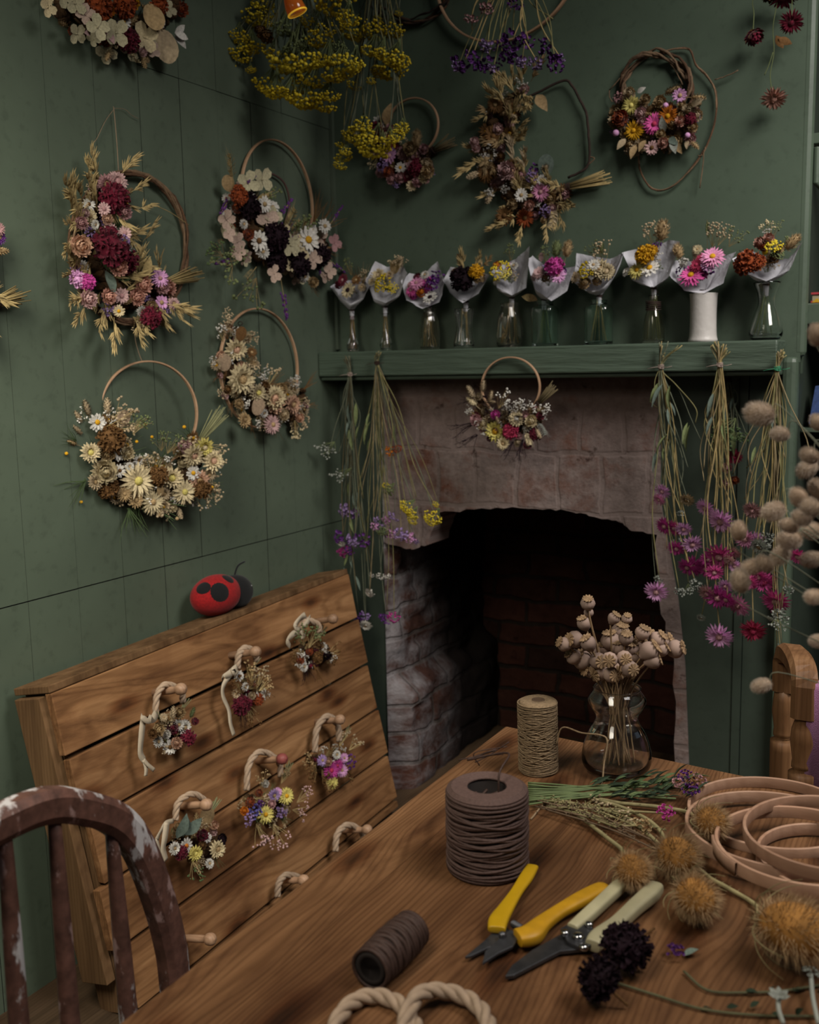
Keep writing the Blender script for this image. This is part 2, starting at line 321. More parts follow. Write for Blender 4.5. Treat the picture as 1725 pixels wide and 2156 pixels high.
NAMES = dict(st='strawflower', bd='strawflower_bud', da='daisy_flower', rh='paper_daisy', hy='hydrangea_floret', pf='velvet_flower', sc='statice_cluster', ya='yarrow_head', ea='grass_ear', oa='oat_spray',
             wh='wheat_ear', bn='bunny_tail', gy='white_filler_sprig', lf='leaf', lu='honesty_pod', bb='billy_button', bl='grass_spray', tw='dark_twig_sprig', lv='lavender_spike')
LONG = {'ea', 'oa', 'wh', 'bn', 'gy', 'lf', 'bl', 'tw', 'lv', 'lu'}
CACHE = {}
def fmesh(ty, c, c2=None, var=0):
    if ty == 'ya': c = {'gold': 'yg', 'yel': 'yy'}.get(c, c)
    key = (ty, c, c2, var)
    if key in CACHE: return CACHE[key]
    mb = MB(); cen = None
    if ty == 'st':
        ring(mb, 16, .70, .26, -.15, .1, .30, .0); ring(mb, 15, .62, .26, .25, .25, .28, .05); ring(mb, 13, .5, .24, .65, .75, .26, .08); ring(mb, 11, .36, .2, 1.0, 1.5, .24, .1)
        cen = MB(); dome(cen, .27, .2, .1); hairs(cen, (.26, .26, .2), 60, .08, .025, 0, 2, .8, V((0, 0, .12)))
    elif ty == 'bd':
        for (N, L, t0, t1, r0, z0) in ((14, .5, -.1, .5, .45, -.1), (14, .62, .5, 1.1, .48, -.05), (12, .66, .85, 1.7, .46, .05), (11, .6, 1.1, 2.2, .36, .18), (8, .5, 1.2, 2.6, .22, .32)): ring(mb, N, L, .34, t0, t1, r0, z0)
        dome(mb, .42, .55, 0)
    elif ty == 'da':
        ring(mb, 13, .68, .3, -.05, .05, .26, 0, 0, .45); ring(mb, 11, .55, .28, .25, .2, .25, .04, 0, .3)
        cen = MB(); dome(cen, .28, .2, .03)
    elif ty == 'rh':
        ring(mb, 20, .72, .17, -.3, -.1, .24, .0); ring(mb, 20, .7, .16, .0, .1, .22, .05); ring(mb, 16, .5, .15, .4, .4, .2, .08)
        cen = MB(); dome(cen, .22, .16, .08); hairs(cen, (.2, .2, .14), 40, .07, .02, 0, 2, .8, V((0, 0, .1)))
    elif ty == 'hy':
        for i in range(4): petal(mb, i * pi / 2 + rnd.uniform(-.2, .2), .88, .82, .25, -.05, .06, rnd.uniform(0, .06), 0, .55, 3, .1)
        mb.blob((0, 0, .08), .09)
    elif ty == 'pf':
        for k in range(130):
            ct = rnd.uniform(-.1, 1); a = rnd.random() * 6.28; sr = sqrt(max(0, 1 - ct * ct)); d = V((sr * cos(a), sr * sin(a), ct)); p = V((d.x * .72, d.y * .72, d.z * .55)); M = basis(d, rnd.random() * 6)
            w = rnd.uniform(.07, .13); l = rnd.uniform(.16, .3)
            mb.add([p + M @ V(q) for q in ((-w, 0, 0), (w, 0, 0), (w * .9, .05, l), (-w * .9, -.05, l), (0, .09, l * 1.15))], [[0, 1, 2, 3], [3, 2, 4]])
        mb.blob((0, 0, 0), (.74, .74, .56), 0, ICO2)
    elif ty == 'sc':
        for k in range(26):
            a = rnd.random() * 6.28; q = sqrt(rnd.random()) * .85; p = V((q * cos(a), q * sin(a), .35 * (1 - q * q) + rnd.uniform(-.1, .15))); M = basis(V((p.x, p.y, .8)) + jit(.4)); s = rnd.uniform(.13, .2)
            vs = [p - M @ V((0, 0, s * .8))] + [p + M @ V((s * cos(2 * pi * j / 6), s * sin(2 * pi * j / 6), s * (.5 if j % 2 else .2))) for j in range(6)]
            mb.add(vs, [[0, 1 + j, 1 + (j + 1) % 6] for j in range(6)]); mb.blob(p, s * .3)
    elif ty == 'ya':
        for k in range(76):
            a = rnd.random() * 6.28; q = sqrt(rnd.random()); p = V((q * cos(a), q * sin(a), .42 * (1 - q * q) + rnd.uniform(-.06, .08))); s = rnd.uniform(.07, .125)
            mb.blob(p, (s, s, s * .8), 0, ICO2 if k % 2 else ICO1)
            if k % 5 == 0: mb.tube([(rnd.uniform(-.06, .06), rnd.uniform(-.06, .06), -1.5), (p.x * .45, p.y * .45, -.6), p], [.035, .025, .02], 3, 1, False)
    elif ty in ('ea', 'wh'):
        mb.tube([(0, 0, 0), (0, .35, .02), (0, .95, .03)], .012, 4, 0, False); n = 54 if ty == 'ea' else 26
        for k in range(n):
            t = k / n; y = .34 + .6 * t; wv = sin(pi * min(1, t * 1.02 + .06)) ** .6
            rr = (.12 if ty == 'ea' else .055) * wv + .01; a = k * 2.4 if ty == 'ea' else (k % 2) * pi + rnd.uniform(-.5, .5)
            d = V((cos(a), .75, sin(a))).normalized(); p = V((cos(a) * rr * .7, y, sin(a) * rr * .7 + .03)); s = d.orthogonal().normalized() * (.035 if ty == 'ea' else .045); l = .11 if ty == 'ea' else .14
            o = V((cos(a), 0, sin(a))) * .02
            mb.add([p - s, p + s, p + d * l, p + d * l * .5 + o, p], [[0, 4, 3], [4, 1, 3], [0, 3, 2], [3, 1, 2]])
            if ty == 'wh': mb.add([p + d * l * .8 - s * .1, p + d * l * .8 + s * .1, p + (d + V((0, 1.2, 0))) * rnd.uniform(.12, .22)], [[0, 1, 2]])
        if ty == 'ea': mb.blob((0, .64, .03), (.085, .3, .085), 0, ICO2)
    elif ty == 'oa':
        mb.tube([(0, 0, 0), (.02, .4, .06), (0, .8, .05)], .01, 3, 0, False)
        for k in range(8):
            y = .15 + .08 * k; a = rnd.uniform(-.9, .9) * (1 - .05 * k); el = rnd.uniform(-.1, .6); d = V((sin(a), cos(a), el)).normalized(); p = V((rnd.uniform(-.02, .02), y, .05)); l = rnd.uniform(.32, .5)
            for sgn in (-1, 1):
                e = (Quaternion(V((0, 0, 1)), sgn * rnd.uniform(.05, .2)) @ d); s = e.cross(V((0, 0, 1))).normalized() * .045
                mb.add([p, p + e * l * .35 + s, p + e * l, p + e * l * .35 - s, p + e * l * .4 + V((0, 0, .03))], [[0, 1, 4], [1, 2, 4], [2, 3, 4], [3, 0, 4]])
    elif ty == 'bn':
        mb.tube([(0, 0, 0), (0, .35, 0)], .012, 4, 0, False); mb.blob((0, .66, 0), (.17, .32, .17), 0, ICO2); hairs(mb, (.17, .32, .17), 260, .13, .012, 0, 1, .9, V((0, .66, 0)))
    elif ty == 'gy':
        for k in range(9):
            e = V((rnd.uniform(-.4, .4), rnd.uniform(.45, 1), rnd.uniform(-.1, .25))); mb.tube([(0, 0, 0), e * .5 + jit(.05), e], .008, 3, 1, False)
            for q in range(3): p = e + jit(.1); mb.blob(p, rnd.uniform(.035, .06))
    elif ty == 'lf':
        vs = []
        for i in range(6):
            t = i / 5; w = (.02, .2, .26, .22, .13, .005)[i]; z = .12 * sin(t * 2.4)
            vs += [(-w, t, z + w * .25), (0, t, z), (w, t, z + w * .25)]
        mb.add(vs, [[i * 3 + j, i * 3 + j + 1, i * 3 + j + 4, i * 3 + j + 3] for i in range(5) for j in (0, 1)])
    elif ty == 'lu':
        vs = [(0, .5, .03)] + [(.36 * cos(a) * (1 + .04 * sin(3 * a)), .52 + .47 * sin(a), .02 * cos(2 * a)) for a in [2 * pi * j / 18 for j in range(18)]]
        mb.add(vs, [[0, 1 + j, 1 + (j + 1) % 18] for j in range(18)]); mb.tube([(0, 0, 0), (0, .1, 0)], .015, 3)
    elif ty == 'bb':
        mb.blob((0, 0, 0), 1, 0, ICO2)
    elif ty in ('bl', 'tw'):
        for k in range(9 if ty == 'bl' else 7):
            a = rnd.uniform(-.55, .55); l = rnd.uniform(.5, 1.0); e = V((sin(a) * l, cos(a) * l, rnd.uniform(-.1, .3))); m = e * .55 + jit(.06)
            mb.tube([(rnd.uniform(-.04, .04), 0, 0), m, e], [.014, .010, .004], 3, 0, False)
            if ty == 'tw':
                for q in range(4): p = m.lerp(e, rnd.random()); d = (e.normalized() + jit(.8)).normalized(); mb.tube([p, p + d * .14], [.007, .003], 3, 0, False)
    elif ty == 'lv':
        mb.tube([(0, 0, 0), (0, 1, .02)], .008, 3, 1, False)
        for k in range(26): t = rnd.random(); a = rnd.random() * 6.28; mb.blob((.05 * cos(a) * (1.2 - t), .4 + .6 * t, .05 * sin(a)), (.025, .045, .025))
    nm = NAMES[ty]; mats = [cm(c), cm(c2) if c2 and ty in ('ya', 'gy', 'lv') else cm('gst')]
    me = mb.mesh(nm, mats, ty in ('ea', 'bn', 'bb', 'ya', 'lf', 'lu', 'hy', 'st', 'bd', 'da', 'rh'))
    ce = cen.mesh('flower_centre', [cm(c2 or 'gold')]) if cen else None
    CACHE[key] = (me, ce); return CACHE[key]

FS = 1.2
def flower(root, ty, pos, n, size, c, c2=None, up=None, spin=None, prefix=''):
    """one flower, with its centre as a sub-part; LONG kinds grow along `up`"""
    me, ce = fmesh(ty, c, c2, rnd.randint(0, 2)); n = V(n).normalized(); size = size * FS if not hasattr(size, '__len__') and ty != 'bb' else size
    if ty in LONG:
        y = V(up).normalized(); z = (n - y * n.dot(y)); z = z.normalized() if z.length > 1e-4 else y.orthogonal().normalized(); x = y.cross(z); M = Matrix((x, y, z)).transposed()
    else: M = basis(n, rnd.random() * 6.28 if spin is None else spin)
    o = place(me, prefix + NAMES[ty], root, pos, M, size)
    if ce:
        q = bpy.data.objects.new('flower_centre', ce); COL.objects.link(q); q.parent = o
    return o

def parse(spec):
    for ln in spec.replace('\n', ';').split(';'):
        a = ln.split()
        if a: yield a[0], float(a[1]), float(a[2]), float(a[3]), a[4], (a[5] if len(a) > 5 else None)
def flowers(root, fr, spec, w=.028, wj=.012, tilt=.35, cam=.55):
    """key flowers as read off the photo: type, position, radius (or length), colour, centre colour or direction"""
    for ty, x, y, r, c, ex in parse(spec):
        p = fr.at(x, y, w + rnd.uniform(0, wj) + (r * .0003 if ty not in LONG else 0)); s = px2m(p, r)
        n = fr.n + jit(tilt) + (CAM - p).normalized() * cam
        if ty in LONG: flower(root, ty, p, fr.n + jit(.3) + (CAM - p).normalized() * (1.6 if ty == 'lu' else .3), s, c, None if ty not in ('gy', 'lv') else 'str', fr.dir(float(ex or 90) + rnd.uniform(-6, 6), rnd.uniform(.05, .35)))
        else: flower(root, ty, p, n, s, c, ex)
def along(path, t):
    k = t * (len(path) - 1); i = min(int(k), len(path) - 2); f = k - i; a, b = path[i], path[i + 1]
    return [a[j] + (b[j] - a[j]) * f for j in range(3)] + [math.degrees(math.atan2(-(b[1] - a[1]), b[0] - a[0]))]
def fill(root, fr, path, kinds, w=.012, back='brn', pack=.9):
    """moss backing along the wreath's arc, then small filler; kinds: type, count, length px, colour, mode(out|any)"""
    mb = MB(); m = 26
    pts = [along(path, i / m) for i in range(m + 1)]
    rr = [max(.004, px2m(fr.at(p[0], p[1]), p[2]) * .42 * (.55 if i in (0, m) else 1)) for i, p in enumerate(pts)]
    cs = [fr.at(p[0], p[1], .004) for p in pts]
    for i in range(m):
        for k in range(5):
            t = rnd.random(); c = cs[i].lerp(cs[i + 1], t) + fr.u * rnd.uniform(-1, 1) * rr[i] + fr.v * rnd.uniform(-1, 1) * rr[i]; q = rr[i] * rnd.uniform(.4, .75)
            mb.blob(c + fr.n * q * .4, (q, q, q * .8), 0, ICO2)
    mb.build('moss_base', plain('moss_' + back, tuple(x * .45 for x in CC[back]), .95, .5, 60, bump=.8), root, False)
    for ty, n, ln, c, mode in kinds:
        for _ in range(n):
            x, y, hw, ang = along(path, rnd.random()); off = rnd.uniform(-1, 1) * hw * pack; a = radians(ang + 90)
            x += cos(a) * off; y -= sin(a) * off; p = fr.at(x, y, w + rnd.uniform(0, .018)); s = px2m(p, ln * rnd.uniform(.75, 1.2))
            if ty in LONG:
                d = ang + (90 if off > 0 else -90) + rnd.uniform(-50, 50) if mode == 'out' else rnd.uniform(0, 360)
                flower(root, ty, p, fr.n + jit(.4), s, c, 'str' if ty in ('gy', 'lv') else None, fr.dir(d, rnd.uniform(.1, .5)))
            else: flower(root, ty, p, fr.n + jit(.5) + (CAM - p).normalized() * .3, s, c, None)
def hoop(root, fr, cx, cy, rx, ry, mat, w=.016, wd=.009, th=.004, name='hoop', label=None):
    """flat bentwood ring whose outline is read off the photo"""
    c = fr.at(cx, cy, w); R = px2m(c, ry); ax = (fr.at(cx + rx, cy, w) - fr.at(cx - rx, cy, w)).length / 2 / R
    mb = MB(); mb.band(c, fr.u, fr.v, R, wd, th, 0, 80, ax=ax); return mb.build(name, mat, root, True, label, .0008)
def stems(root, a, b, n, r0, r1, mat, name='stem_bundle', rad=.0012, tie=None, tiepos=.1):
    """cut stalks fanning from a to b; binding as its own part"""
    mb = MB(); d = (b - a); ax = d.normalized(); x = ax.orthogonal().normalized(); y = ax.cross(x)
    for _ in range(n):
        q, t = sqrt(rnd.random()), rnd.random() * 6.28; o = x * cos(t) * q + y * sin(t) * q; l = rnd.uniform(.78, 1.08)
        mb.tube([a + o * r0, a + d * l + o * (r0 + (r1 - r0) * l)], rad * rnd.uniform(.7, 1.3), 5)
    o = mb.build(name, mat, root)
    if tie:
        mb = MB()
        for k in range(5):
            c = a + d * (tiepos + k * .03); rr = r0 + (r1 - r0) * (tiepos + k * .03) + .0015
            mb.loop([c + (x * cos(t) + y * sin(t)) * rr for t in [2 * pi * j / 14 for j in range(14)]], .0012, 5)
        mb.build('twine_binding', tie, root)
    return o
def string(root, fr, pts, mat, r=.0009, w=.006, name='hanging_string'):
    mb = MB(); mb.tube(curve([fr.at(x, y, w) for x, y in pts], 6), r, 5); return mb.build(name, mat, root)
def vine(root, pts, n, spread, rad, mats, name='vine_ring', closed=True, seed=0):
    """twisted woody stems following a closed or open course"""
    k = len(pts); mb = MB(); c0 = sum(pts, V()) / k
    for q in range(n):
        ph = rnd.random() * 6.28; fq = rnd.choice((2, 3)); out = []
        for i, p in enumerate(pts):
            t = (pts[(i + 1) % k] - pts[i - 1]) if closed else (pts[min(i + 1, k - 1)] - pts[max(0, i - 1)]); t.normalize()
            r = (p - c0).normalized(); b = t.cross(r).normalized(); a = ph + fq * 2 * pi * i / k
            out.append(p + r * cos(a) * spread + b * sin(a) * spread + jit(spread * .25))
        (mb.loop if closed else mb.tube)(out, [rad * rnd.uniform(.75, 1.2) for _ in out], 6, q % len(mats))
    return mb.build(name, mats, root)
def rope(root, path, r, strands, turns, mat, name='rope_ring', closed=False, nrm=V((0, 0, 1)), label=None):
    """paper cord: strands twisted around the course"""
    mb = MB(); k = len(path)
    for s in range(strands):
        out = []
        for i, p in enumerate(path):
            t = (path[(i + 1) % k] - path[i - 1]) if closed else (path[min(i + 1, k - 1)] - path[max(0, i - 1)]); t.normalize()
            x = (nrm - t * nrm.dot(t)).normalized(); y = t.cross(x); a = 2 * pi * (s / strands + turns * i / (k if closed else k - 1))
            out.append(p + (x * cos(a) + y * sin(a)) * r * .55)
        (mb.loop if closed else mb.tube)(out, r * .62, 7)
    return mb.build(name, mat, root, True, label)
# ------------------------------------------------------------------ the room
GREEN = (.073, .095, .067)
M_wall = paint('green_wall_paint', GREEN)
M_back = paint('green_breast_paint', (.064, .089, .061))
M_board = paint('dark_shaded_boards', (.034, .046, .034))  # darker board paint, with the shade below the mantel put into its colour
M_shelf = paint('green_mantel_paint', (.062, .088, .062), grain=(.12, 1, 1.6))
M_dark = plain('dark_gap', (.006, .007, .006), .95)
M_floor = wood('floor_boards', (.03, .02, .012), (.07, .045, .025), (.1, .065, .04), 'y', 20, .12, .3)
M_lintel = brick('limewashed_lintel', (.17, .075, .050), (.12, .055, .038), (.15, .11, .095), (.215, .165, .150), .43, .125, .158, BW.at(1000, 932).z, (1.05, 1.32, (.085, .042, .030)), .90, .007, mb_=.22)
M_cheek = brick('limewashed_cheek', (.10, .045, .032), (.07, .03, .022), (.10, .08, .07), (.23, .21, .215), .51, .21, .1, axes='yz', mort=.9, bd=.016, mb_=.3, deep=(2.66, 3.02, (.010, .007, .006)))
M_soot = brick('sooty_back_brick', (.055, .021, .014), (.026, .013, .009), (.022, .016, .012), None, axes='xz', mb_=.5)

mb = MB(); mb.box((XL - .03, -1.2, 0), (XL - .012, YB + .02, 2.75), 1)
edges = [1.565 + .1375 * k for k in range(-20, 8)] + [YB]
for a, b in zip(edges, edges[1:]):
    main = abs((a - 1.545) / .275 - round((a - 1.545) / .275)) < .01; g = .0034 if main else .0010
    secs = [(0, .853), (.8555, 2.02), (2.0215, 2.75)] if a > 1.83 else [(0, .853), (.8555, 2.75)]
    for z0, z1 in secs: d = rnd.uniform(-.0012, .0004); mb.box((XL - .02, a + g, z0), (XL + d, min(b, YB), z1)); mb.m[-6:] = [1, 1, 1, 0, 1, 1]
struct('wall_left', mb, [M_wall, M_dark])
mb = MB(); mb.box((XL, YB - .014, 1.38), (XL + .010, YB - .001, 2.75)); struct('trim_1', mb, M_wall)

JL = BW.at(808, 1140).x; ER = -.40; RB = BW.at(1388, 900).x
mb = MB()
mb.box((XL, YB, 1.29), (ER, YB + .05, 2.75)); mb.f_ = 0
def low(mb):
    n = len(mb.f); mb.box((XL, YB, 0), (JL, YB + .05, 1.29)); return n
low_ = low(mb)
jx = BW.at(1545, 1300).x
mb.prism([BW.at(*p) + V((0, .004, 0)) for p in [(1436, 1760), (1440, 1560), (1434, 1400), (1419, 1260), (1399, 1150), (1383, 1060), (1380, 780)]] + [V((jx - .001, YB + .004, 1.29)), V((jx - .001, YB + .004, 0)), V((BW.at(1436, 1760).x, YB + .004, 0))], (0, .046, 0)); mb.box((jx + .001, YB, 0), (jx + .022, YB + .05, 1.29)); mb.box((jx + .024, YB + .004, 0), (ER, YB + .05, 1.29))
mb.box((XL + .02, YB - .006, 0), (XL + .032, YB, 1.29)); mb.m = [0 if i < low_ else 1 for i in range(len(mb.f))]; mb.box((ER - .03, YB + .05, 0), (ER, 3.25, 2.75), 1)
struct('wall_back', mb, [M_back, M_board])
mb = MB(); mb.box((ER - .036, YB - .035, 0), (ER, YB + .02, 1.33)); mb.box((ER - .02, YB - .0005, 1.33), (ER + .012, YB + .03, 2.75)); struct('trim_2', mb, M_back, False, .012)
mb = MB(); mb.box((ER, 3.22, 0), (1.6, 3.25, 2.75)); struct('wall_alcove', mb, M_dark)
mb = MB(); mb.box((XL - .2, -1.2, -.05), (1.6, 3.6, 0)); struct('floor', mb, M_floor)
mb = MB(); mb.box((XL, YS, 1.300), (ER - .034, YB, 1.371)); mb.box((XL, YS + .012, 1.288), (ER - .034, YB, 1.301))
o = struct('trim_3', mb, M_shelf, False, .004); o['label'] = 'green painted mantel beam across the chimney breast'

# fireplace
def rag(pts, k=5, a=.004):
    out = []
    for p, q in zip(pts, pts[1:]):
        for i in range(k): t = p.lerp(q, i / k); out.append(t + V((rnd.uniform(-a, a), 0, rnd.uniform(-a, a))) * (1 if i else .3))
    return out + [pts[-1]]
arch = [(808, 1140), (840, 1150), (868, 1158), (903, 1146), (912, 1112), (924, 1080), (1000, 1073), (1080, 1068), (1160, 1071), (1215, 1080), (1262, 1092), (1305, 1100), (1330, 1118), (1384, 1126)]
jamb = [(1384, 1126), (1384, 1230), (1402, 1330), (1420, 1400), (1422, 1600), (1428, 1760)]
outer = [(1455, 1760), (1449, 1560), (1443, 1400), (1428, 1260), (1408, 1150), (1392, 1060), (1388, 792), (808, 792)]
pts = rag([BW.at(*p) for p in arch]) + rag([BW.at(*p) for p in jamb], 5, .006)[1:] + [BW.at(*p) for p in outer]
mb = MB(); mb.prism([p + V((0, -.001, 0)) for p in pts], (0, .13, 0)); mb.box((JL, YB + .012, 1.16), (RB, YB + .13, 1.30))
struct('fireplace_lintel', mb, M_lintel)
def panel(name, f, nu, nv, mat, amp):
    mb = MB(); vs = []
    for i in range(nu + 1):
        for j in range(nv + 1): vs.append(f(i / nu, j / nv, amp))
    mb.add(vs, [[i * (nv + 1) + j, (i + 1) * (nv + 1) + j, (i + 1) * (nv + 1) + j + 1, i * (nv + 1) + j + 1] for i in range(nu) for j in range(nv)]); return struct(name, mb, mat, True)
from mathutils import noise as mn
YF = 3.32
def cheek(a, b, amp):
    y, z = YB + .004 + (YF - YB) * a, 1.25 * b
    row = int(z / .088); e = abs((z / .088) % 1 - .5) * 2; lump = mn.noise(V((y * 6 + row * 7.7, row * 3.1, 0))) * .022 + mn.noise(V((y * 22, z * 22, 3))) * .008
    ledge = min(1, a * 30) * .055 * max(0, min(1, (.36 + .06 * mn.noise(V((y * 9, 0, 1))) - z) / .05))
    return (JL + .002 + min(1, a * 20) * (lump - .005 * e ** 6 + .016) + ledge, YB - .004 if a == 0 else y, z)
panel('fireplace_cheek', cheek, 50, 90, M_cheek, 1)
panel('fireplace_back', lambda a, b, m: (JL - .02 + (RB - JL + .2) * a, YF + .012 * mn.noise(V((a * 14, b * 16, 0))), 1.3 * b), 60, 60, M_soot, 1)
mb = MB(); mb.box((-.70, YB + .05, 0), (-.66, YF + .02, 1.3)); struct('fireplace_side', mb, M_soot)
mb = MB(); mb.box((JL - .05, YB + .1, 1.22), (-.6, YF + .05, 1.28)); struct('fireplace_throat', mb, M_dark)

# alcove shelf with its book and cloth
mb = MB(); z = SH.at(1716, 632).z
mb.box((ER + .006, 2.665, z - .05), (.45, 3.215, z)); o = mb.build('alcove_shelf', M_back, None, False, None, .003); tag(o, 'green painted shelf end in the alcove beside the chimney breast', 'shelf')
t = thing('book', 'thin book with red, yellow and pink patterned cover on the alcove shelf', 'book', (-.36, 2.68, z + .001))
mb = MB(); mb.box((-.385, 2.675, z + .001), (-.24, 2.86, z + .006)); mb.box((-.385, 2.675, z + .021), (-.24, 2.86, z + .026)); mb.box((-.385, 2.85, z + .001), (-.24, 2.86, z + .026)); mb.build('book_cover', plain('book_red', (.5, .06, .07), .5), t, False)
mb = MB(); mb.box((-.382, 2.678, z + .006), (-.243, 2.85, z + .021)); mb.build('page_block', plain('book_pages', (.6, .5, .3), .8), t, False)
mb = MB()
for k in range(6): mb.prism([V((-.383 + .024 * k, 2.6745, z + .002)), V((-.371 + .024 * k, 2.6745, z + .012)), V((-.359 + .024 * k, 2.6745, z + .002))], (0, .0004, 0))
mb.build('yellow_triangles', plain('book_yellow', (.75, .45, .03), .5), t, False)
mb = MB(); p = V((-.355, 2.68, SH.at(1720, 900).z))
mb.prism([p + V((-.025, 0, .0)), p + V((.1, 0, -.01)), p + V((.1, .06, .1)), p + V((-.02, .05, .09))], (0, .05, 0)); mb2 = MB(); mb2.box((ER + .006, 2.67, p.z - .02), (.45, 3.215, p.z - .011)); tag(mb2.build('alcove_shelf', M_back, None, False), 'lower alcove shelf under the dark blue cloth at the right edge', 'shelf')
o = mb.build('folded_denim', plain('denim', (.03, .06, .17), .9, .3, 120), None, False); tag(o, 'dark blue folded denim cloth in the alcove at the right edge', 'cloth')
mb = MB(); zz = SH.at(1715, 268).z; mb.box((ER + .004, 2.655, zz - .012), (.45, 2.70, zz + .012)); mb.tube([(ER + .02, 2.66, zz - .02), (ER + .02, 2.66, zz - .1), (ER + .05, 2.69, zz - .13)], .009, 8)
o = mb.build('shelf_bracket', M_back, None, False, None, .002); tag(o, 'green painted shelf edge and bracket high in the alcove, upper right edge', 'bracket')

# ------------------------------------------------------------------ pallet display
A_ = PAL.at(110, 1455); B_ = PAL.at(735, 1205); PU = (B_ - A_).normalized(); PV = PALN.cross(PU).normalized(); PLEN = (B_ - A_).length
M_pal = [wood('pallet_pine_%d' % i, (.10, .045, .018), (.235, .118, .050), (.37, .205, .095), 'y', 24 + 3 * i, 0, .85, .75, .15, .25, .5, .1, .7, pi / 2) for i in range(2)]
M_pals = wood('pallet_stringer', (.07, .038, .018), (.15, .085, .040), (.24, .14, .07), 'z', 22, 0, .3, .85, .1)
M_peg = wood('peg_beech', (.34, .20, .12), (.42, .26, .16), (.5, .33, .22), 'x', 30, 0, 0, .5, .3)
def PP(s, t, w=0.0): return A_ + PU * s - PV * t + PALN * w       # along, down the slope, outwards
pal = thing('wooden_pallet', 'rough pine pallet leaning on the green wall with pegs holding mini wreaths', 'pallet', A_)
def pbox(s0, s1, t0, t1, w0, w1, name, m, j=0.0):
    mb = MB(); c = [PP(s, t, w) for w in (w0, w1) for (s, t) in ((s0, t1), (s1, t1), (s1, t0), (s0, t0))]
    mb.add([p + jit(j) for p in c], [[3, 2, 1, 0], [4, 5, 6, 7], [0, 1, 5, 4], [1, 2, 6, 5], [2, 3, 7, 6], [3, 0, 4, 7]]); return mb.build(name, m, pal, False, None, .002)
tz = [0] + [(A_ - PAL.at(x, y)).dot(PV) + (PAL.at(x, y) - A_).dot(PU) * 0 for x, y in ((753, 1296), (768, 1394), (787, 1495), (806, 1594), (825, 1692))]
tz[0] = (A_ - B_).dot(PV); step = (tz[5] - tz[0]) / 5
for k in range(6):
    pbox(rnd.uniform(-.004, .008) + (.0, .004, .012, .0, .02, .0)[k], PLEN + rnd.uniform(-.006, .004), k * step + .0042, min((k + 1) * step - .0042, .715), -.02, 0, 'board', M_pal[k % 2], .0016)
for s in (.016, PLEN / 2 - .02, PLEN - .06): pbox(s, s + .045, .004, .70, -.105, -.021, 'stringer', M_pals)
pbox(-.004, PLEN, -.012, .0035, -.11, -.004, 'top_board', M_pals)
pbox(-.012, .012, .01, .62, -.105, -.03, 'end_board', M_pals)
PEGS = [(325, 1458, 394, 1453, 0), (485, 1380, 546, 1371, 0), (651, 1311, 679, 1304, 0), (540, 1602, 597, 1598, 1), (665, 1520, 722, 1518, 0), (378, 1697, 440, 1690, 0), (585, 1853, 642, 1848, 0), (722, 1748, 772, 1742, 0), (385, 1975, 440, 1968, 0)]
M_pegred = plain('peg_red_stain', (.34, .09, .08), .5)
PEGP = []
for x0, y0, x1, y1, red in PEGS:
    p = PAL.at(x0, y0); PEGP.append(p); mb = MB(); M = Matrix.Translation(p) @ basis(PALN + V((0, 0, .04))).to_4x4()
    mb.lathe([(.0085, -.01), (.0085, .055), (.0075, .066), (.0085, .069), (.0125, .074), (.0138, .081), (.0125, .088), (.008, .093), (1e-6, .095)], 14, 0, M)
    o = mb.build('peg', M_peg, pal)
    if red:
        mb = MB(); mb.lathe([(.0128, .0735), (.0142, .081), (.0129, .0885), (.0084, .0935), (1e-6, .0956)], 14, 0, M); mb.build('peg_knob', M_pegred, o, True, 'red stained knob')

# ladybird
p = LW.at(413, 1318) ; top = PP((V((XL + .075, LW.at(413, 1318).y, .72)) - A_).dot(PU), -.0125, -.06)
lb = thing('toy_ladybird', 'red felt ladybird toy with black spots sitting on the pallet top', 'toy', top)
c = top + V((0, 0, .051)); felt = plain('felt_red', (.40, .008, .010), .95, .3, 200, sheen=.05, randv=0); fblk = plain('felt_black', (.006, .006, .007), .95, .3, 200, sheen=.08, randv=0)
mb = MB(); mb.blob(c, (0.0511, 0.0781, 0.0511), 0, ICO4); mb.build('body', felt, lb)
mb = MB(); mb.blob(c + V((.004, .071, -.006)), (0.0440, 0.0483, 0.0440), 0, ICO4); hd = mb.build('head', fblk, lb)
mb = MB(); mb.tube(curve([c + V((.002, .07, .03)), c + V((.004, .085, .058)), c + V((.006, .112, .066))], 5), .0024, 6); mb.build('antenna', fblk, hd)
mb = MB(); mb.blob(c + V((.044, .088, .010)), .0022, 0, ICO2); mb.build('eye', plain('bead', (.25, .25, .26), .15), hd)
for d, r in ((V((.8, -.42, .35)), .029), (V((.55, .25, .85)), .018), (V((.2, -.75, .6)), .02)):
    d = V((d.x * 0.0511, d.y * 0.0781, d.z * 0.0511)); f = sqrt((d.x / 0.0511) ** 2 + (d.y / 0.0781) ** 2 + (d.z / 0.0511) ** 2); q = d / f; nn = V((q.x / 0.0511 ** 2, q.y / 0.0781 ** 2, q.z / 0.0511 ** 2)).normalized(); M = basis(nn)
    mb = MB(); vs = []
    for i, rr in enumerate((0.0, .35, .7, 1.0)):
        for j in range(20):
            w = c + q + M @ V((r * rr * cos(pi * j / 10), r * rr * sin(pi * j / 10), 0)); e = w - c; e = e / sqrt((e.x / 0.0511) ** 2 + (e.y / 0.0781) ** 2 + (e.z / 0.0511) ** 2) * (1.03 if rr < 1 else .995); vs.append(c + e)
    mb.add(vs, [[i * 20 + j, (i + 1) * 20 + j, (i + 1) * 20 + (j + 1) % 20, i * 20 + (j + 1) % 20] for i in range(3) for j in range(20)]); mb.build('spot', fblk, lb)

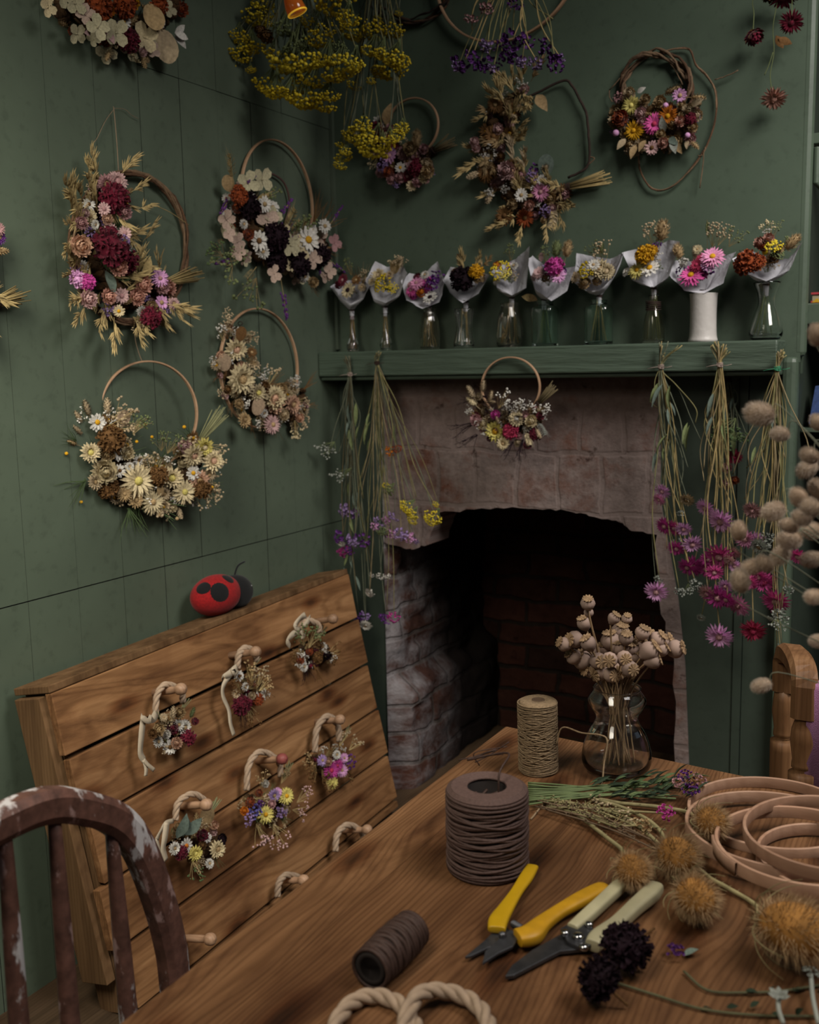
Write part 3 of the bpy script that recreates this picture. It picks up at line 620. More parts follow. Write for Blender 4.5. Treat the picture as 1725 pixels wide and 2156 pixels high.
# ------------------------------------------------------------------ table
M_tab = wood('table_pine', (.075, .033, .015), (.172, .086, .038), (.30, .160, .075), 'y', 30, .137, .8, .40, .35, 0, .6, .12, 1)
cn = [V((-.651, .2, ZT)), V((.32, .2, ZT)), V((.32, 1.362, ZT)), V((-.651, 1.452, ZT))]
tb = thing('table', 'worn pine workshop table with visible grain and knots, covered in florist tools', 'table', (-.16, .8, 0))
mb = MB(); mb.prism([p - V((0, 0, .034)) for p in cn], (0, 0, .034)); mb.build('tabletop', M_tab, tb, False, None, .004)
mb = MB()
for a, b in ((0, 1), (1, 2), (2, 3), (3, 0)):
    c = sum(cn, V()) / 4; p, q = [cn[i].lerp(c, .12) for i in (a, b)]; d = (c - (p + q) / 2).normalized() * .022; d.z = 0
    mb.prism([p - V((0, 0, .13)), q - V((0, 0, .13)), q - V((0, 0, .0345)), p - V((0, 0, .0345))], d)
mb.build('apron', M_tab, tb, False)
for p in cn:
    p = p.lerp(sum(cn, V()) / 4, .13); mb = MB(); mb.lathe([(.026, 0), (.03, .1), (.022, .14), (.034, .35), (.038, .52), (.028, .56), (.04, .57), (.04, .715)], 16, 0, Matrix.Translation((p.x, p.y, 0))); mb.build('leg', M_tab, tb)

# ------------------------------------------------------------------ chairs
def paintwood(name, base, s1, s2, amt=.56):
    m = bpy.data.materials.new(name); nt, N, L, b = nodes(m); tc = mapping(N, L, (1, 1, .45))
    n1 = noise(N, L, tc, 40, 6, .6); n2 = noise(N, L, tc, 20, 5, .65); n3 = noise(N, L, mapping(N, L, (1, 1, 1)), 70, 4)
    c0 = ramp(N, [(.3, tuple(x * .5 for x in base)), (.7, tuple(x * 1.25 for x in base))]); L.new(n3, c0.inputs['Fac'])
    f1 = ramp(N, [(amt, (0, 0, 0)), (amt + .05, (1, 1, 1))]); L.new(n2, f1.inputs['Fac']); f2 = ramp(N, [(.57, (0, 0, 0)), (.62, (1, 1, 1))]); L.new(n1, f2.inputs['Fac'])
    col = mix(N, L, f2.outputs['Color'], c0.outputs['Color'], s2); col = mix(N, L, f1.outputs['Color'], col, s1)
    L.new(col, b.inputs['Base Color']); b.inputs['Roughness'].default_value = .5; bump(N, L, b, n1, .4, .002); return m
M_ch = paintwood('paint_splashed_wood', (.13, .060, .044), (.52, .50, .50), (.34, .22, .20), .545)
CX = -.80; CP = Frame((CX, 0, 0), (1, 0, 0)); CY = .60
ch = thing('spindle_back_chair', 'brown hoop-back spindle chair splashed with white paint, left foreground', 'chair', (CX + .2, CY, 0))
half = [(CP.at(x, y).y - CY, CP.at(x, y).z) for x, y in ((368, 2060), (355, 1970), (330, 1880), (292, 1785), (245, 1727), (180, 1702), (95, 1696), (0, 1708))]
half = [(half[0][0] + .004, .455)] + half
half = [q for q in half if q[0] > .015]
bow = [V((CX, CY + a, z)) for a, z in half] + [V((CX, CY, half[-1][1] + .004))] + [V((CX, CY - a, z)) for a, z in half[::-1]]
mb = MB(); bw = curve(bow, 8); k = len(bw); vs = []
for i, p in enumerate(bw):
    t = (bw[min(i + 1, k - 1)] - bw[max(0, i - 1)]).normalized(); x = V((1, 0, 0)); y = t.cross(x).normalized()
    for (a, b) in ((-1, -.55), (-.6, -1), (.6, -1), (1, -.55), (1, .55), (.6, 1), (-.6, 1), (-1, .55)): vs.append(p + x * a * .014 + y * b * .0175)
mb.add(vs, [[i * 8 + j, i * 8 + (j + 1) % 8, (i + 1) * 8 + (j + 1) % 8, (i + 1) * 8 + j] for i in range(k - 1) for j in range(8)] + [list(range(8)), [(k - 1) * 8 + j for j in range(8)][::-1]])
mb.build('back_bow', M_ch, ch, False)
for a, b in (((232, 1722), (268, 2110)), ((112, 1700), (148, 2156)), ((6, 1712), (40, 2156))):
    p, q = CP.at(*a), CP.at(*b); q = p.lerp(q, (p.z - .455) / (p.z - q.z)); pr = [0, .1, .3, .5, .62, .8, 1]
    for sgn in ((1, -1) if p.y > CY + .02 else (1,)):
        P_, Q_ = p.copy(), q.copy()
        if sgn < 0: P_.y = 2 * CY - p.y; Q_.y = 2 * CY - q.y
        mb = MB(); mb.tube([P_.lerp(Q_, s) for s in pr], [.0062, .0075, .0092, .0102, .0105, .009, .007], 10); mb.build('spindle', M_ch, ch)
mb = MB(); ring_ = []
for j in range(28):
    a = 2 * pi * j / 28; ring_.append(V((CX + .20 + .215 * cos(a), CY + (.225 + .015 * cos(a)) * sin(a) * (1 if abs(cos(a)) > .1 else 1), .42)))
mb.prism(ring_, (0, 0, .036)); mb.build('seat', M_ch, ch, False, None, .008)
for sx, sy in ((.06, .14), (.06, -.14), (.34, .15), (.34, -.15)):
    mb = MB(); p = V((CX + sx, CY + sy, .425)); q = V((CX + .2 + (sx - .2) * 1.35, CY + sy * 1.3, 0)); mb.tube([p.lerp(q, s) for s in (0, .2, .45, .7, .85, 1)], [.012, .014, .019, .017, .012, .011], 12); mb.build('leg', M_ch, ch)
mb = MB()
for sy in (-1, 1): mb.tube([(CX + .035, CY + sy * .162, .2), (CX + .2, CY + sy * .165, .2), (CX + .365, CY + sy * .17, .2)], [.008, .012, .008], 8)
mb.tube([(CX + .2, CY - .165, .2), (CX + .2, CY + .165, .2)], .009, 8); mb.build('stretcher', M_ch, ch)

M_oak = wood('turned_oak', (.10, .045, .018), (.22, .11, .048), (.34, .19, .09), 'z', 24, 0, .2, .45, .35)
M_cloth = plain('pink_cloth', (.62, .26, .50), .9, .1, 25, bump=.5, bscale=900, sheen=.3)
RC = Frame((0, 1.58, 0), (0, -1, 0)); RD = Frame((0, 1.70, 0), (0, -1, 0))
wc = thing('wooden_chair', 'turned oak chair with rounded post tops, behind the table at right', 'chair', (-.03, 1.64, 0))
f0 = RC.at(1690, 1620); b0 = RD.at(1650, 1552)
def post(base, top, name='back_post'):
    h = top - base.z; mb = MB(); z = base.z
    mb.lathe([q for q in [(.017, 0), (.019, .2), (.017, .44), (.021, z - .02), (.021, z - .005), (.013, z), (.0165, z + .004), (.0165, z + .009), (.0155, z + .016), (.0195, z + .045), (.018, z + .064), (.012, z + .082), (.013, z + .088), (.017, z + .096), (.018, z + .12)] if q[1] < top - .004] + [(.0155, top)], 20, 0, Matrix.Translation((base.x, base.y, 0)))
    o = mb.build(name, M_oak, wc); return o
zt = RC.at(1690, 1442).z
for dx in (0, .42):
    f1, b1 = f0 + V((dx, 0, 0)), b0 + V((dx, 0, 0)); post(f1, zt - .044); post(b1, zt - .044)
    c = (f1 + b1) / 2; hv = (b1 - f1) / 2; hv.z = 0; vs = []; path = [f1.xy.to_3d() + V((0, 0, zt - .05))] + [c.xy.to_3d() + V((0, 0, zt)) - hv * cos(t) + V((0, 0, sin(t) * .024)) for t in [pi * j / 14 for j in range(15)]] + [b1.xy.to_3d() + V((0, 0, zt - .05))]
    mb = MB(); k = len(path); X = V((1, 0, 0))
    for i, p in enumerate(path):
        t = (path[min(i + 1, k - 1)] - path[max(0, i - 1)]).normalized(); y = t.cross(X).normalized(); x = y.cross(t)
        for a, b in ((-1, -.6), (-.6, -1), (.6, -1), (1, -.6), (1, .6), (.6, 1), (-.6, 1), (-1, .6)): vs.append(p + x * a * .019 + y * b * .016)
    mb.add(vs, [[i * 8 + j, i * 8 + (j + 1) % 8, (i + 1) * 8 + (j + 1) % 8, (i + 1) * 8 + j] for i in range(k - 1) for j in range(8)] + [list(range(8)), [(k - 1) * 8 + j for j in range(8)][::-1]]); mb.build('top_arch', M_oak, wc, False)
zr = RC.at(1700, 1446).z
mb = MB(); mb.tube([f0.xy.to_3d() + V((.008, .0, zr)), f0.xy.to_3d() + V((.412, .0, zr))], .0105, 12); mb.build('top_rail', M_oak, wc)
mb = MB(); mb.box((f0.x - .01, 1.5, .42), (f0.x + .43, b0.y + .03, .445)); mb.build('seat', M_oak, wc, False, None, .006)
mb = MB(); vs = []; nu, nv = 30, 24; x0 = RC.at(1704, 1430).x
prof = [(-.0135, zr - .215), (-.0135, zr), (-.010, zr + .009), (0, zr + .0125), (.010, zr + .009), (.0135, zr), (.0135, zr - .2)]
for i in range(nu + 1):
    for j, (dy, z) in enumerate(prof):
        lo = j in (0, len(prof) - 1); vs.append((x0 + .30 * i / nu, f0.y + dy + (.006 * sin(i * .9) if lo else 0), z))
m_ = len(prof); mb.add(vs, [[i * m_ + j, (i + 1) * m_ + j, (i + 1) * m_ + j + 1, i * m_ + j + 1] for i in range(nu) for j in range(m_ - 1)])
o = mb.build('pink_cloth', M_cloth, None); tag(o, 'pink cloth hanging over the top rail of the oak chair', 'cloth'); sm = o.modifiers.new('Solid', 'SOLIDIFY'); sm.thickness = .0016
# ------------------------------------------------------------------ things on the table
FH = V((FW.x, FW.y, 0)).normalized(); RH = V((cos(YAW), sin(YAW), 0))
def vz(base, px, py): return hit(px, py, FH, base).z
def TH(px, py, h): return T(px, py, h)
def winding(c, ax, r, h, n, tr, tilt, x0=0.0, bulge=0.0):
    """cord wound around an axis: n closed turns of radius tr, each a little askew"""
    mb = MB(); x = ax.orthogonal().normalized(); y = ax.cross(x)
    for k in range(n):
        z = h * (k + .5) / n; ph = rnd.random() * 6.28; tl = tilt * rnd.uniform(.5, 1) * (1 if k % 2 else -1) * min(1, 3 * min(z, h - z) / h + .15); rr = r * (1 + bulge * sin(pi * z / h)) + rnd.uniform(-.3, .3) * tr
        mb.loop([c + x * cos(a) * rr + y * sin(a) * rr + ax * (z + tl * sin(a * 2 + k * .7) + tl * .4 * sin(3 * a + ph)) for a in [2 * pi * j / 40 for j in range(40)]], tr, 5)
    return mb
Z = V((0, 0, 1))
M_bcord = plain('brown_paper_cord', (.17, .10, .082), .7, .2, 300, bump=.3, bscale=900)
M_bcord2 = plain('brown_raffia', (.070, .036, .026), .65, .3, 300)
M_jute = plain('jute_twine', (.42, .29, .165), .9, .3, 300, bump=.5, bscale=1200)
M_core = plain('card_core', (.16, .10, .06), .9)
M_coredk = plain('dark_core', (.02, .014, .012), .9)
M_rope = plain('pale_paper_cord', (.58, .42, .29), .75, .14, 120, bump=.25, bscale=1500)
M_hoopw = wood('bentwood_hoop', (.30, .165, .105), (.42, .25, .165), (.52, .34, .24), 'x', 14, 0, 0, .45, .25, .18, .2)
M_ribbon = plain('cream_ribbon', (.66, .55, .40), .7, .08)
M_twine = plain('tie_twine', (.36, .26, .17), .9)

# big roll
b = T(1027, 1824); r = px2m(b, 87); h = vz(b, 1027, 1657) - ZT
big = thing('cord_roll', 'large roll of dark brown twisted paper cord standing on the table', 'cord roll', b)
winding(b + Z * .002, Z, r - .002, h - .006, 33, .0021, .0042).build('cord_winding', M_bcord, big)
mb = MB(); ri = px2m(b, 40); mb.lathe([(r - .005, .002), (r - .005, h - .004), (r - .008, h - .001), (ri + .003, h - .001), (ri, h - .004), (ri, .004)], 48, 0, Matrix.Translation(b)); mb.build('wound_body', M_coredk, big)
mb = MB()
for k in range(15): mb.loop([b + V((cos(a), sin(a), 0)) * (ri + .002 + (r - ri - .005) * k / 14) + Z * (h + .0005 - .003 * max(0, k - 11) / 3) for a in [2 * pi * j / 44 for j in range(44)]], .0019, 5)
mb.build('top_coil', M_bcord, big)
mb = MB(); c = b + Z * (h + .002)
mb.tube(curve([b + Z * (h - .03) + V((ri * .6, .005, 0)), c + V((ri * .5, .01, .012)), c + V((ri * .2, .05, .022)), hit(985, 1600, FH, b + FH * .07), hit(1045, 1578, FH, b + FH * .08)], 7), .0013, 5)
for q in ((1010, 1612, 1000, 1585, 1068, 1572), (1000, 1605, 1030, 1590, 1072, 1562), (965, 1600, 1010, 1592, 1060, 1588)): mb.tube(curve([hit(q[2 * i], q[2 * i + 1], FH, b + FH * .075) for i in range(3)], 6), .0008, 4)
for k in range(4): mb.tube(curve([b + V((ri * .7 * cos(k), ri * .7 * sin(k), h - .01)), b + V((ri * .5 * cos(k + 1.4), ri * .5 * sin(k + 1.4), h - .018)), b + V((ri * .75 * cos(k + 2.6), ri * .75 * sin(k + 2.6), h - .02))], 6), .0018, 5)
mb.build('loose_end', M_bcord2, big)

# jute spool
b = T(1134, 1622); r = px2m(b, 42); h = vz(b, 1132, 1474) - ZT; axs = V((-.012, -.01, 1)).normalized()
ju = thing('jute_spool', 'tall spool of natural jute twine at the table corner', 'twine spool', b)
winding(b + Z * .002, axs, r - .001, h - .004, 72, .0011, .006).build('twine_winding', M_jute, ju)
mb = MB(); ri = px2m(b, 11); MT = Matrix.Translation(b); mb.lathe([(r - .002, .001), (r - .0015, h - .003), (r - .004, h), (ri + .002, h + .0005), (ri, h - .002), (ri, .004)], 40, 0, MT); mb.build('wound_body', M_jute, ju)
mb = MB(); mb.lathe([(ri + .0015, h - .02), (ri + .0015, h + .0012), (ri - .001, h + .0012), (ri - .001, h - .03)], 20, 0, MT); mb.build('core_tube', M_core, ju)
mb = MB(); P = lambda x, y, d: hit(x, y, FH, b + FH * d)
mb.tube(curve([b + V((r, -.004, .045)), P(1185, 1532, -.02), P(1225, 1543, -.04), P(1266, 1548, -.055), P(1279, 1562, -.06), P(1272, 1610, -.065), T(1267, 1668, .001), T(1258, 1677, .0015), T(1225, 1670, .002), T(1190, 1680, .002), T(1150, 1690, .002), T(1118, 1725, .0012)], 7), .0013, 5)
mb.build('loose_thread', M_jute, ju)

# poppy heads in the waisted vase
G_clear = glass('clear_glass', (.97, .98, .97)); G_green = glass('green_glass', (.84, .96, .92))
def vase(name, label, base, bx, prof, mat, group=None, wall=.0018, sq=0.0, ribs=0, foot=.006):
    """blown vase: outer radii in photo pixels by height, with an inner wall"""
    z0 = base.z; out = [(px2m(base, rp), max(0.0, vz(base, bx, py) - z0)) for rp, py in prof]; out[0] = (out[0][0], 0)
    n = 6; sm = []
    cv = curve([V((a, 0, z)) for a, z in out], n); sm = [(max(.002, p.x), max(0, p.z)) for p in cv]
    inn = [(max(.0015, a - wall), z if i == len(sm) - 1 else z + foot * (1 - z / sm[-1][1])) for i, (a, z) in enumerate(sm)][::-1]
    mb = MB(); prof_ = [(1e-6, 0)] + sm + inn + [(1e-6, inn[-1][1])]
    N_ = 48 if (ribs or sq) else 32
    mb.lathe(prof_, N_, 0, Matrix.Translation(base), sq)
    if ribs:
        k = 0
        for i in range(len(prof_)):
            for j in range(N_):
                if .15 < i / len(prof_) < .5: v = mb.v[k]; f = 1 + .05 * (1 if (j * ribs // N_) % 2 else -1); mb.v[k] = V((base.x + (v.x - base.x) * f, base.y + (v.y - base.y) * f, v.z))
                k += 1
    o = bpy.data.objects.new(name, mb.mesh(name, mat, True, base)); COL.objects.link(o); o.location = base; return tag(o, label, 'vase', group), sm
vb = T(1298, 1622) + Z * .0006
pv, psm = vase('glass_vase', 'clear waisted glass vase full of poppy stalks on the table', vb, 1298, [(50, 1640), (69, 1610), (72, 1585), (62, 1548), (43, 1512), (54, 1488), (60, 1474), (54, 1462), (47, 1452), (50, 1447)], G_clear)
POP = """1238 1272 12 95;1240 1291 8 95;1231 1314 12 110;1292 1303 10 60;1320 1304 9 85;1190 1357 12 150;1213 1346 14 170;1240 1356 13 120;1286 1351 16 100;1306 1332 15 80;1352 1334 12 70;1360 1345 15 60;1384 1348 14 50;1398 1352 14 35;1420 1367 15 20;1366 1372 16 40;1210 1384 13 140;1229 1392 16 130;1258 1391 14 -90;1284 1389 13 -80;1270 1369 11 100;1314 1386 13 -60;1341 1394 14 60;1328 1367 13 90;1303 1412 15 -85;1267 1410 17 200;1246 1408 15 170;1346 1359 13 80;1303 1366 12 100;1335 1382 12 60;1256 1372 12 130;1390 1368 13 30;1325 1408 14 -60;1286 1420 13 -100;1318 1345 12 90;1374 1392 13 20"""
M_pod = plain('poppy_pod', (.46, .32, .255), .75, .22, 90, randv=.22); M_crown = plain('poppy_crown', (.46, .30, .165), .8, .25, 60); M_pst = plain('poppy_stalk', (.46, .30, .16), .75, .3, 60)
pods = []
for v in range(4):
    mb = MB(); n = 20; prof = [(.18, -.98), (.30, -.9), (.34, -.8), (.62, -.62), (.92, -.2), (1.0, .12), (.93, .45), (.68, .74), (.42, .9)]
    vs = [(R * cos(a) * (1 + .03 * cos(10 * a)), R * sin(a) * (1 + .03 * cos(10 * a)), z * (1.0 + .12 * v / 3)) for R, z in prof for a in [2 * pi * j / n for j in range(n)]]
    mb.add(vs, [[i * n + j, i * n + (j + 1) % n, (i + 1) * n + (j + 1) % n, (i + 1) * n + j] for i in range(len(prof) - 1) for j in range(n)] + [list(range(n))[::-1]])
    cr = MB(); k = 10; R = .78 + .1 * v / 3; ring_ = []
    for j in range(k * 4): a = 2 * pi * j / (k * 4); q = R * (1.0, .93, .70, .93)[j % 4]; ring_.append((q * cos(a), q * sin(a), 1.0 + .06 * (1 if j % 4 != 2 else 0)))
    cr.add([(0, 0, 1.12)] + ring_ + [(x * .95, y * .95, z - .1) for x, y, z in ring_] + [(0, 0, .88)], [[0, 1 + j, 1 + (j + 1) % 40] for j in range(40)] + [[1 + j, 41 + j, 41 + (j + 1) % 40, 1 + (j + 1) % 40] for j in range(40)] + [[81, 41 + (j + 1) % 40, 41 + j] for j in range(40)])
    for j in range(k): a = 2 * pi * j / k; cr.tube([(.1 * cos(a), .1 * sin(a), 1.12), (R * .9 * cos(a), R * .9 * sin(a), 1.08)], .05, 4)
    pods.append((mb.mesh('pod', M_pod), cr.mesh('crown', M_crown, False)))
neck = vb + Z * (vz(vb, 1298, 1462) - ZT)
for i, q in enumerate(POP.split(';')):
    x, y, r, an = [float(t) for t in q.split()]; off = rnd.uniform(-.03, .03) - (.03 if an < -50 else 0)
    p = hit(x, y, FH, neck + FH * off); s = px2m(p, r * 1.3)
    d = (RH * cos(radians(an)) + Z * sin(radians(an)) - FH * rnd.uniform(.1, .6)).normalized()
    if an < -50: d = (-FH * 1.0 + RH * rnd.uniform(-.4, .4) + Z * .15).normalized()
    lab = ('tallest cream poppy seed head, standing clear above the rest of the vase' if i == 0 else 'small poppy pod tucked right under the tallest seed head' if i == 1 else 'poppy seed head leaning furthest out to the right of the vase' if i == 14 else 'poppy seed head furthest left in the glass vase' if i == 5 else 'poppy seed head hanging lowest over the vase rim, crown facing forward' if i == 24 else 'dried poppy seed head with scalloped crown in the waisted glass vase')
    t = thing('poppy_seed_head', lab, 'seed head', p, 'dried poppy seed heads in the glass vase')
    M = basis(d, rnd.random() * 6); pm, cm_ = pods[i % 4]; o = place(pm, 'pod', t, p, M, s); c_ = place(cm_, 'crown', t, p, M, s)
    base_ = p - d * s * .9; qa = rnd.random() * 6.28; dv = V((p.x - neck.x, p.y - neck.y, 0)); nk = neck + dv * min(.22, .016 / max(dv.length, 1e-4)) + V((cos(qa), sin(qa), 0)) * rnd.uniform(.001, .007); q2 = qa + pi + rnd.uniform(-.6, .6); bt = vb + V((cos(q2), sin(q2), 0)) * rnd.uniform(.006, .026) + Z * .011
    mb = MB(); mid = nk + (base_ - nk) * .55 + V((0, 0, .004)) - d * .004; mb.tube(curve([base_, mid, nk, nk.lerp(bt, .5), bt], 5), .0013, 5); mb.build('stalk', M_pst, t)

# secateurs
M_yel = plain('yellow_grip', (.80, .47, .006), .42, .08, 40, spec=.5); M_yel2 = plain('worn_yellow_grip', (.66, .34, .01), .5, .15, 60, spec=.4)
M_steel = plain('dark_steel', (.16, .16, .17), .38, .3, 60, metal=.8); M_chrome = plain('chrome', (.6, .6, .6), .15, .02, metal=1.0); M_cgrip = plain('cream_grip', (.62, .56, .34), .45, .12, 40, spec=.45)
def grip(root, pts, mat, name, flat=.75, n=14):
    """handle: (px, py, width px, height above table mm) along its course"""
    c = curve([T(x, y, hh / 1000) for x, y, w_, hh in pts], 6); ws = curve([V((w_, 0, 0)) for x, y, w_, hh in pts], 6); vs = []; k = len(c)
    for i, p in enumerate(c):
        t = (c[min(i + 1, k - 1)] - c[max(0, i - 1)]).normalized(); y = t.cross(Z).normalized(); z = y.cross(t); R = px2m(p, ws[i].x) * .5
        for j in range(n):
            a = 2 * pi * j / n; ca, sa = cos(a), sin(a); e = .62; vs.append(p + y * R * math.copysign(abs(ca) ** e, ca) + z * R * flat * math.copysign(abs(sa) ** e, sa))
    mb = MB(); mb.add(vs, [[i * n + j, i * n + (j + 1) % n, (i + 1) * n + (j + 1) % n, (i + 1) * n + j] for i in range(k - 1) for j in range(n)] + [list(range(n))[::-1], [(k - 1) * n + j for j in range(n)]]); return mb.build(name, mat, root, True, None, .0008)
def plate(root, pts, mat, name, hh, th): mb = MB(); mb.prism([T(x, y, hh) for x, y in pts], (0, 0, th)); return mb.build(name, mat, root, False, None, .0006)
def bolt(root, x, y, hh, rp, mat, name='bolt'):
    p = T(x, y, hh); r = px2m(p, rp); mb = MB(); mb.lathe([(r, 0), (r, .003), (r * .7, .0045), (1e-6, .005)], 14, 0, Matrix.Translation(p)); return mb.build(name, mat, root)
ys = thing('secateurs', 'open yellow-handled secateurs with short dark blades on the table', 'secateurs', T(1065, 1965))
grip(ys, [(1046, 1958, 38, 12), (1050, 1938, 42, 12), (1066, 1912, 34, 11), (1088, 1878, 27, 10), (1108, 1848, 30, 10), (1122, 1824, 26, 10)], M_yel, 'handle', .42)
grip(ys, [(1090, 1975, 46, 12), (1118, 1968, 52, 12), (1142, 1945, 40, 11), (1180, 1918, 34, 11), (1225, 1893, 38, 11), (1264, 1872, 34, 10), (1277, 1866, 22, 10)], M_yel2, 'handle', .6)
plate(ys, [(979, 2020), (1022, 1984), (1040, 1966), (1066, 1956), (1084, 1972), (1060, 1992), (1030, 2000), (992, 2018)], M_steel, 'blade', .004, .003)
plate(ys, [(1016, 2034), (1022, 2008), (1048, 1984), (1076, 1962), (1094, 1976), (1080, 1998), (1050, 2012)], M_steel, 'blade', .0075, .003)
bolt(ys, 1058, 1972, .0105, 8, M_steel, 'pivot_bolt')
mb = MB(); p, q = T(1080, 1945, .012), T(1098, 1955, .012); L_ = q - p; x = L_.normalized().cross(Z); mb.tube([p + L_ * (i / 60) + (x * cos(i * .9) + Z * sin(i * .9)) * .0035 for i in range(61)], .0008, 4); mb.build('spring', M_steel, ys)
sn = thing('garden_snips', 'cream-handled garden snips with one long dark blade beside the yellow secateurs', 'snips', T(1220, 1975))
grip(sn, [(1205, 1955, 26, 10), (1235, 1930, 30, 10), (1270, 1898, 30, 11), (1302, 1868, 30, 12), (1322, 1850, 26, 13)], M_cgrip, 'handle', .8)
grip(sn, [(1248, 1992, 34, 10), (1262, 1975, 40, 10), (1300, 1945, 34, 11), (1340, 1908, 35, 12), (1368, 1884, 38, 12), (1382, 1868, 34, 12)], M_cgrip, 'handle', .8)
plate(sn, [(1064, 2063), (1078, 2040), (1120, 2008), (1170, 1980), (1205, 1962), (1240, 1965), (1255, 1990), (1225, 2006), (1180, 2010), (1130, 2036), (1082, 2061)], M_steel, 'blade', .003, .004)
plate(sn, [(1180, 1962), (1215, 1942), (1250, 1962), (1258, 1992), (1225, 2004), (1195, 1990)], M_steel, 'pivot_plate', .0072, .004)
for x, y, r in ((1241, 1950, 9), (1190, 1968, 9), (1229, 1998, 10), (1218, 1975, 12)): bolt(sn, x, y, .0112, r, M_chrome)

# small raffia spool lying down
p0 = T(779, 2042, .0205); p1 = T(868, 1956, .0205); ax = (p1 - p0).normalized(); L_ = (p1 - p0).length; r = .0185
sp = thing('raffia_spool', 'small spool of dark brown raffia lying on its side on the table', 'raffia spool', p0 - Z * .0205)
winding(p0, ax, r - .0005, L_, 26, .0021, .0022, bulge=.09).build('raffia_winding', M_bcord2, sp)
mb = MB(); M = Matrix.Translation(p0) @ basis(ax).to_4x4(); mb.lathe([(r - .001, .001), (r * 1.05, L_ * .5), (r - .001, L_ - .001), (r - .006, L_), (.010, L_ - .001), (.010, .002), (r - .006, 0), (r - .001, .001)], 32, 0, M); mb.build('wound_body', M_coredk, sp)

# twisted paper cord rings, bottom edge
def px_ellipse(cx, cy, rx, ry, h, n=60, w=0): return [T(cx + rx * cos(2 * pi * j / n) + w * sin(6 * pi * j / n), cy - ry * sin(2 * pi * j / n), h) for j in range(n)]
for cx, cy, rx, ry, h, lab in ((789, 2181, 86, 84, .0075, 'left ring of a pair made of twisted pale paper cord, bottom edge of table'), (940, 2178, 90, 86, .010, 'right ring of a pair made of twisted pale paper cord, bottom edge of table')):
    t = thing('cord_ring', lab, 'cord ring', T(cx, cy), 'twisted cord rings on the table')
    path = px_ellipse(cx, cy, rx, ry, h, 84, 1.5)
    if cx > 900: path = [p + Z * (.010 * math.exp(-((p - T(862, 2130)).length / .03) ** 2)) for p in path]
    rope(t, path, .0068, 3, 5, M_rope, 'twisted_cord', True)

# two near-black flower heads
for x, y, r, n, lab in ((1318, 1995, 47, V((.2, -.5, .8)), 'upper of two near-black dried flower heads, touching the snips'), (1262, 2062, 41, V((-.3, -.7, .5)), 'lower of two near-black dried flower heads beside the snips')):
    p = T(x, y, .026); s = px2m(p, r); t = thing('loose_dried_flower', lab, 'dried flower', T(x, y), 'near-black flower heads beside the snips')
    flower(t, 'pf', p, n, s, 'dark', None); flower(t, 'pf', p - n.normalized() * s * .3, n + jit(.3), s * .95, 'dark', None)
    mb = MB(); q = T(x + 60, y - 40 if r > 45 else y + 55, .004); mb.tube(curve([p - n.normalized() * .01, p.lerp(q, .5), q], 5), .0013, 5); mb.build('stalk', cm('brn'), t)
# small faded flower and crumbs
t = thing('loose_dried_flower', 'tiny grey-purple flower lying alone on bare table, right of the dark heads', 'dried flower', T(1425, 2008)); flower(t, 'sc', T(1423, 2005, .006), Z, .010, 'pur'); flower(t, 'lf', T(1440, 2012, .003), Z, .014, 'gg', None, V((.5, .5, .1)))

# bentwood hoops stacked at the right
HOOPS = [(1625, 1722, 165, 72, .006, 'lowest', 'bentwood embroidery hoop at the bottom of the pile, far rim nearest the oak chair'), (1640, 1760, 178, 86, .015, 'b', 'wide bentwood hoop whose front rim lies nearest the brown teasel heads'),
         (1690, 1792, 178, 76, .026, 'c', 'bentwood hoop with a visible overlapped join at its left end'), (1745, 1765, 175, 70, .036, 'd', 'top bentwood hoop of the pile, running off the right edge of the photo'), (1760, 1822, 180, 60, .008, 'e', 'bentwood hoop lying flat on the table at the right edge, lowest in the photo')]
for cx, cy, rx, ry, h, _, lab in HOOPS:
    t = thing('embroidery_hoop', lab, 'hoop', T(cx, cy), 'bentwood hoops piled on the table')
    a = T(cx - rx, cy, h); b_ = T(cx + rx, cy, h); c = (a + b_) / 2; R = px2m(c, rx) / 1.0
    mb = MB(); tl = V((rnd.uniform(-.03, .03), rnd.uniform(-.03, .03), 1)).normalized(); u = (RH - tl * RH.dot(tl)).normalized(); v = tl.cross(u); far = T(cx, cy - ry, h); near = T(cx, cy + ry, h); c = (far + near) / 2; R = max(.05, min(.12, ((far - near).length / 2 + px2m(c, rx)) / 2))
    mb.band(c, u, v, R, .0150, .0040, 0, 96); mb.build('wooden_band', M_hoopw, t, True, None, .0008)
    if _ == 'c': mb = MB(); mb.band(c, u, v, R + .004, 0.0152, .003, 0, 10, radians(165), radians(205)); mb.build('overlap_join', M_hoopw, t, True)

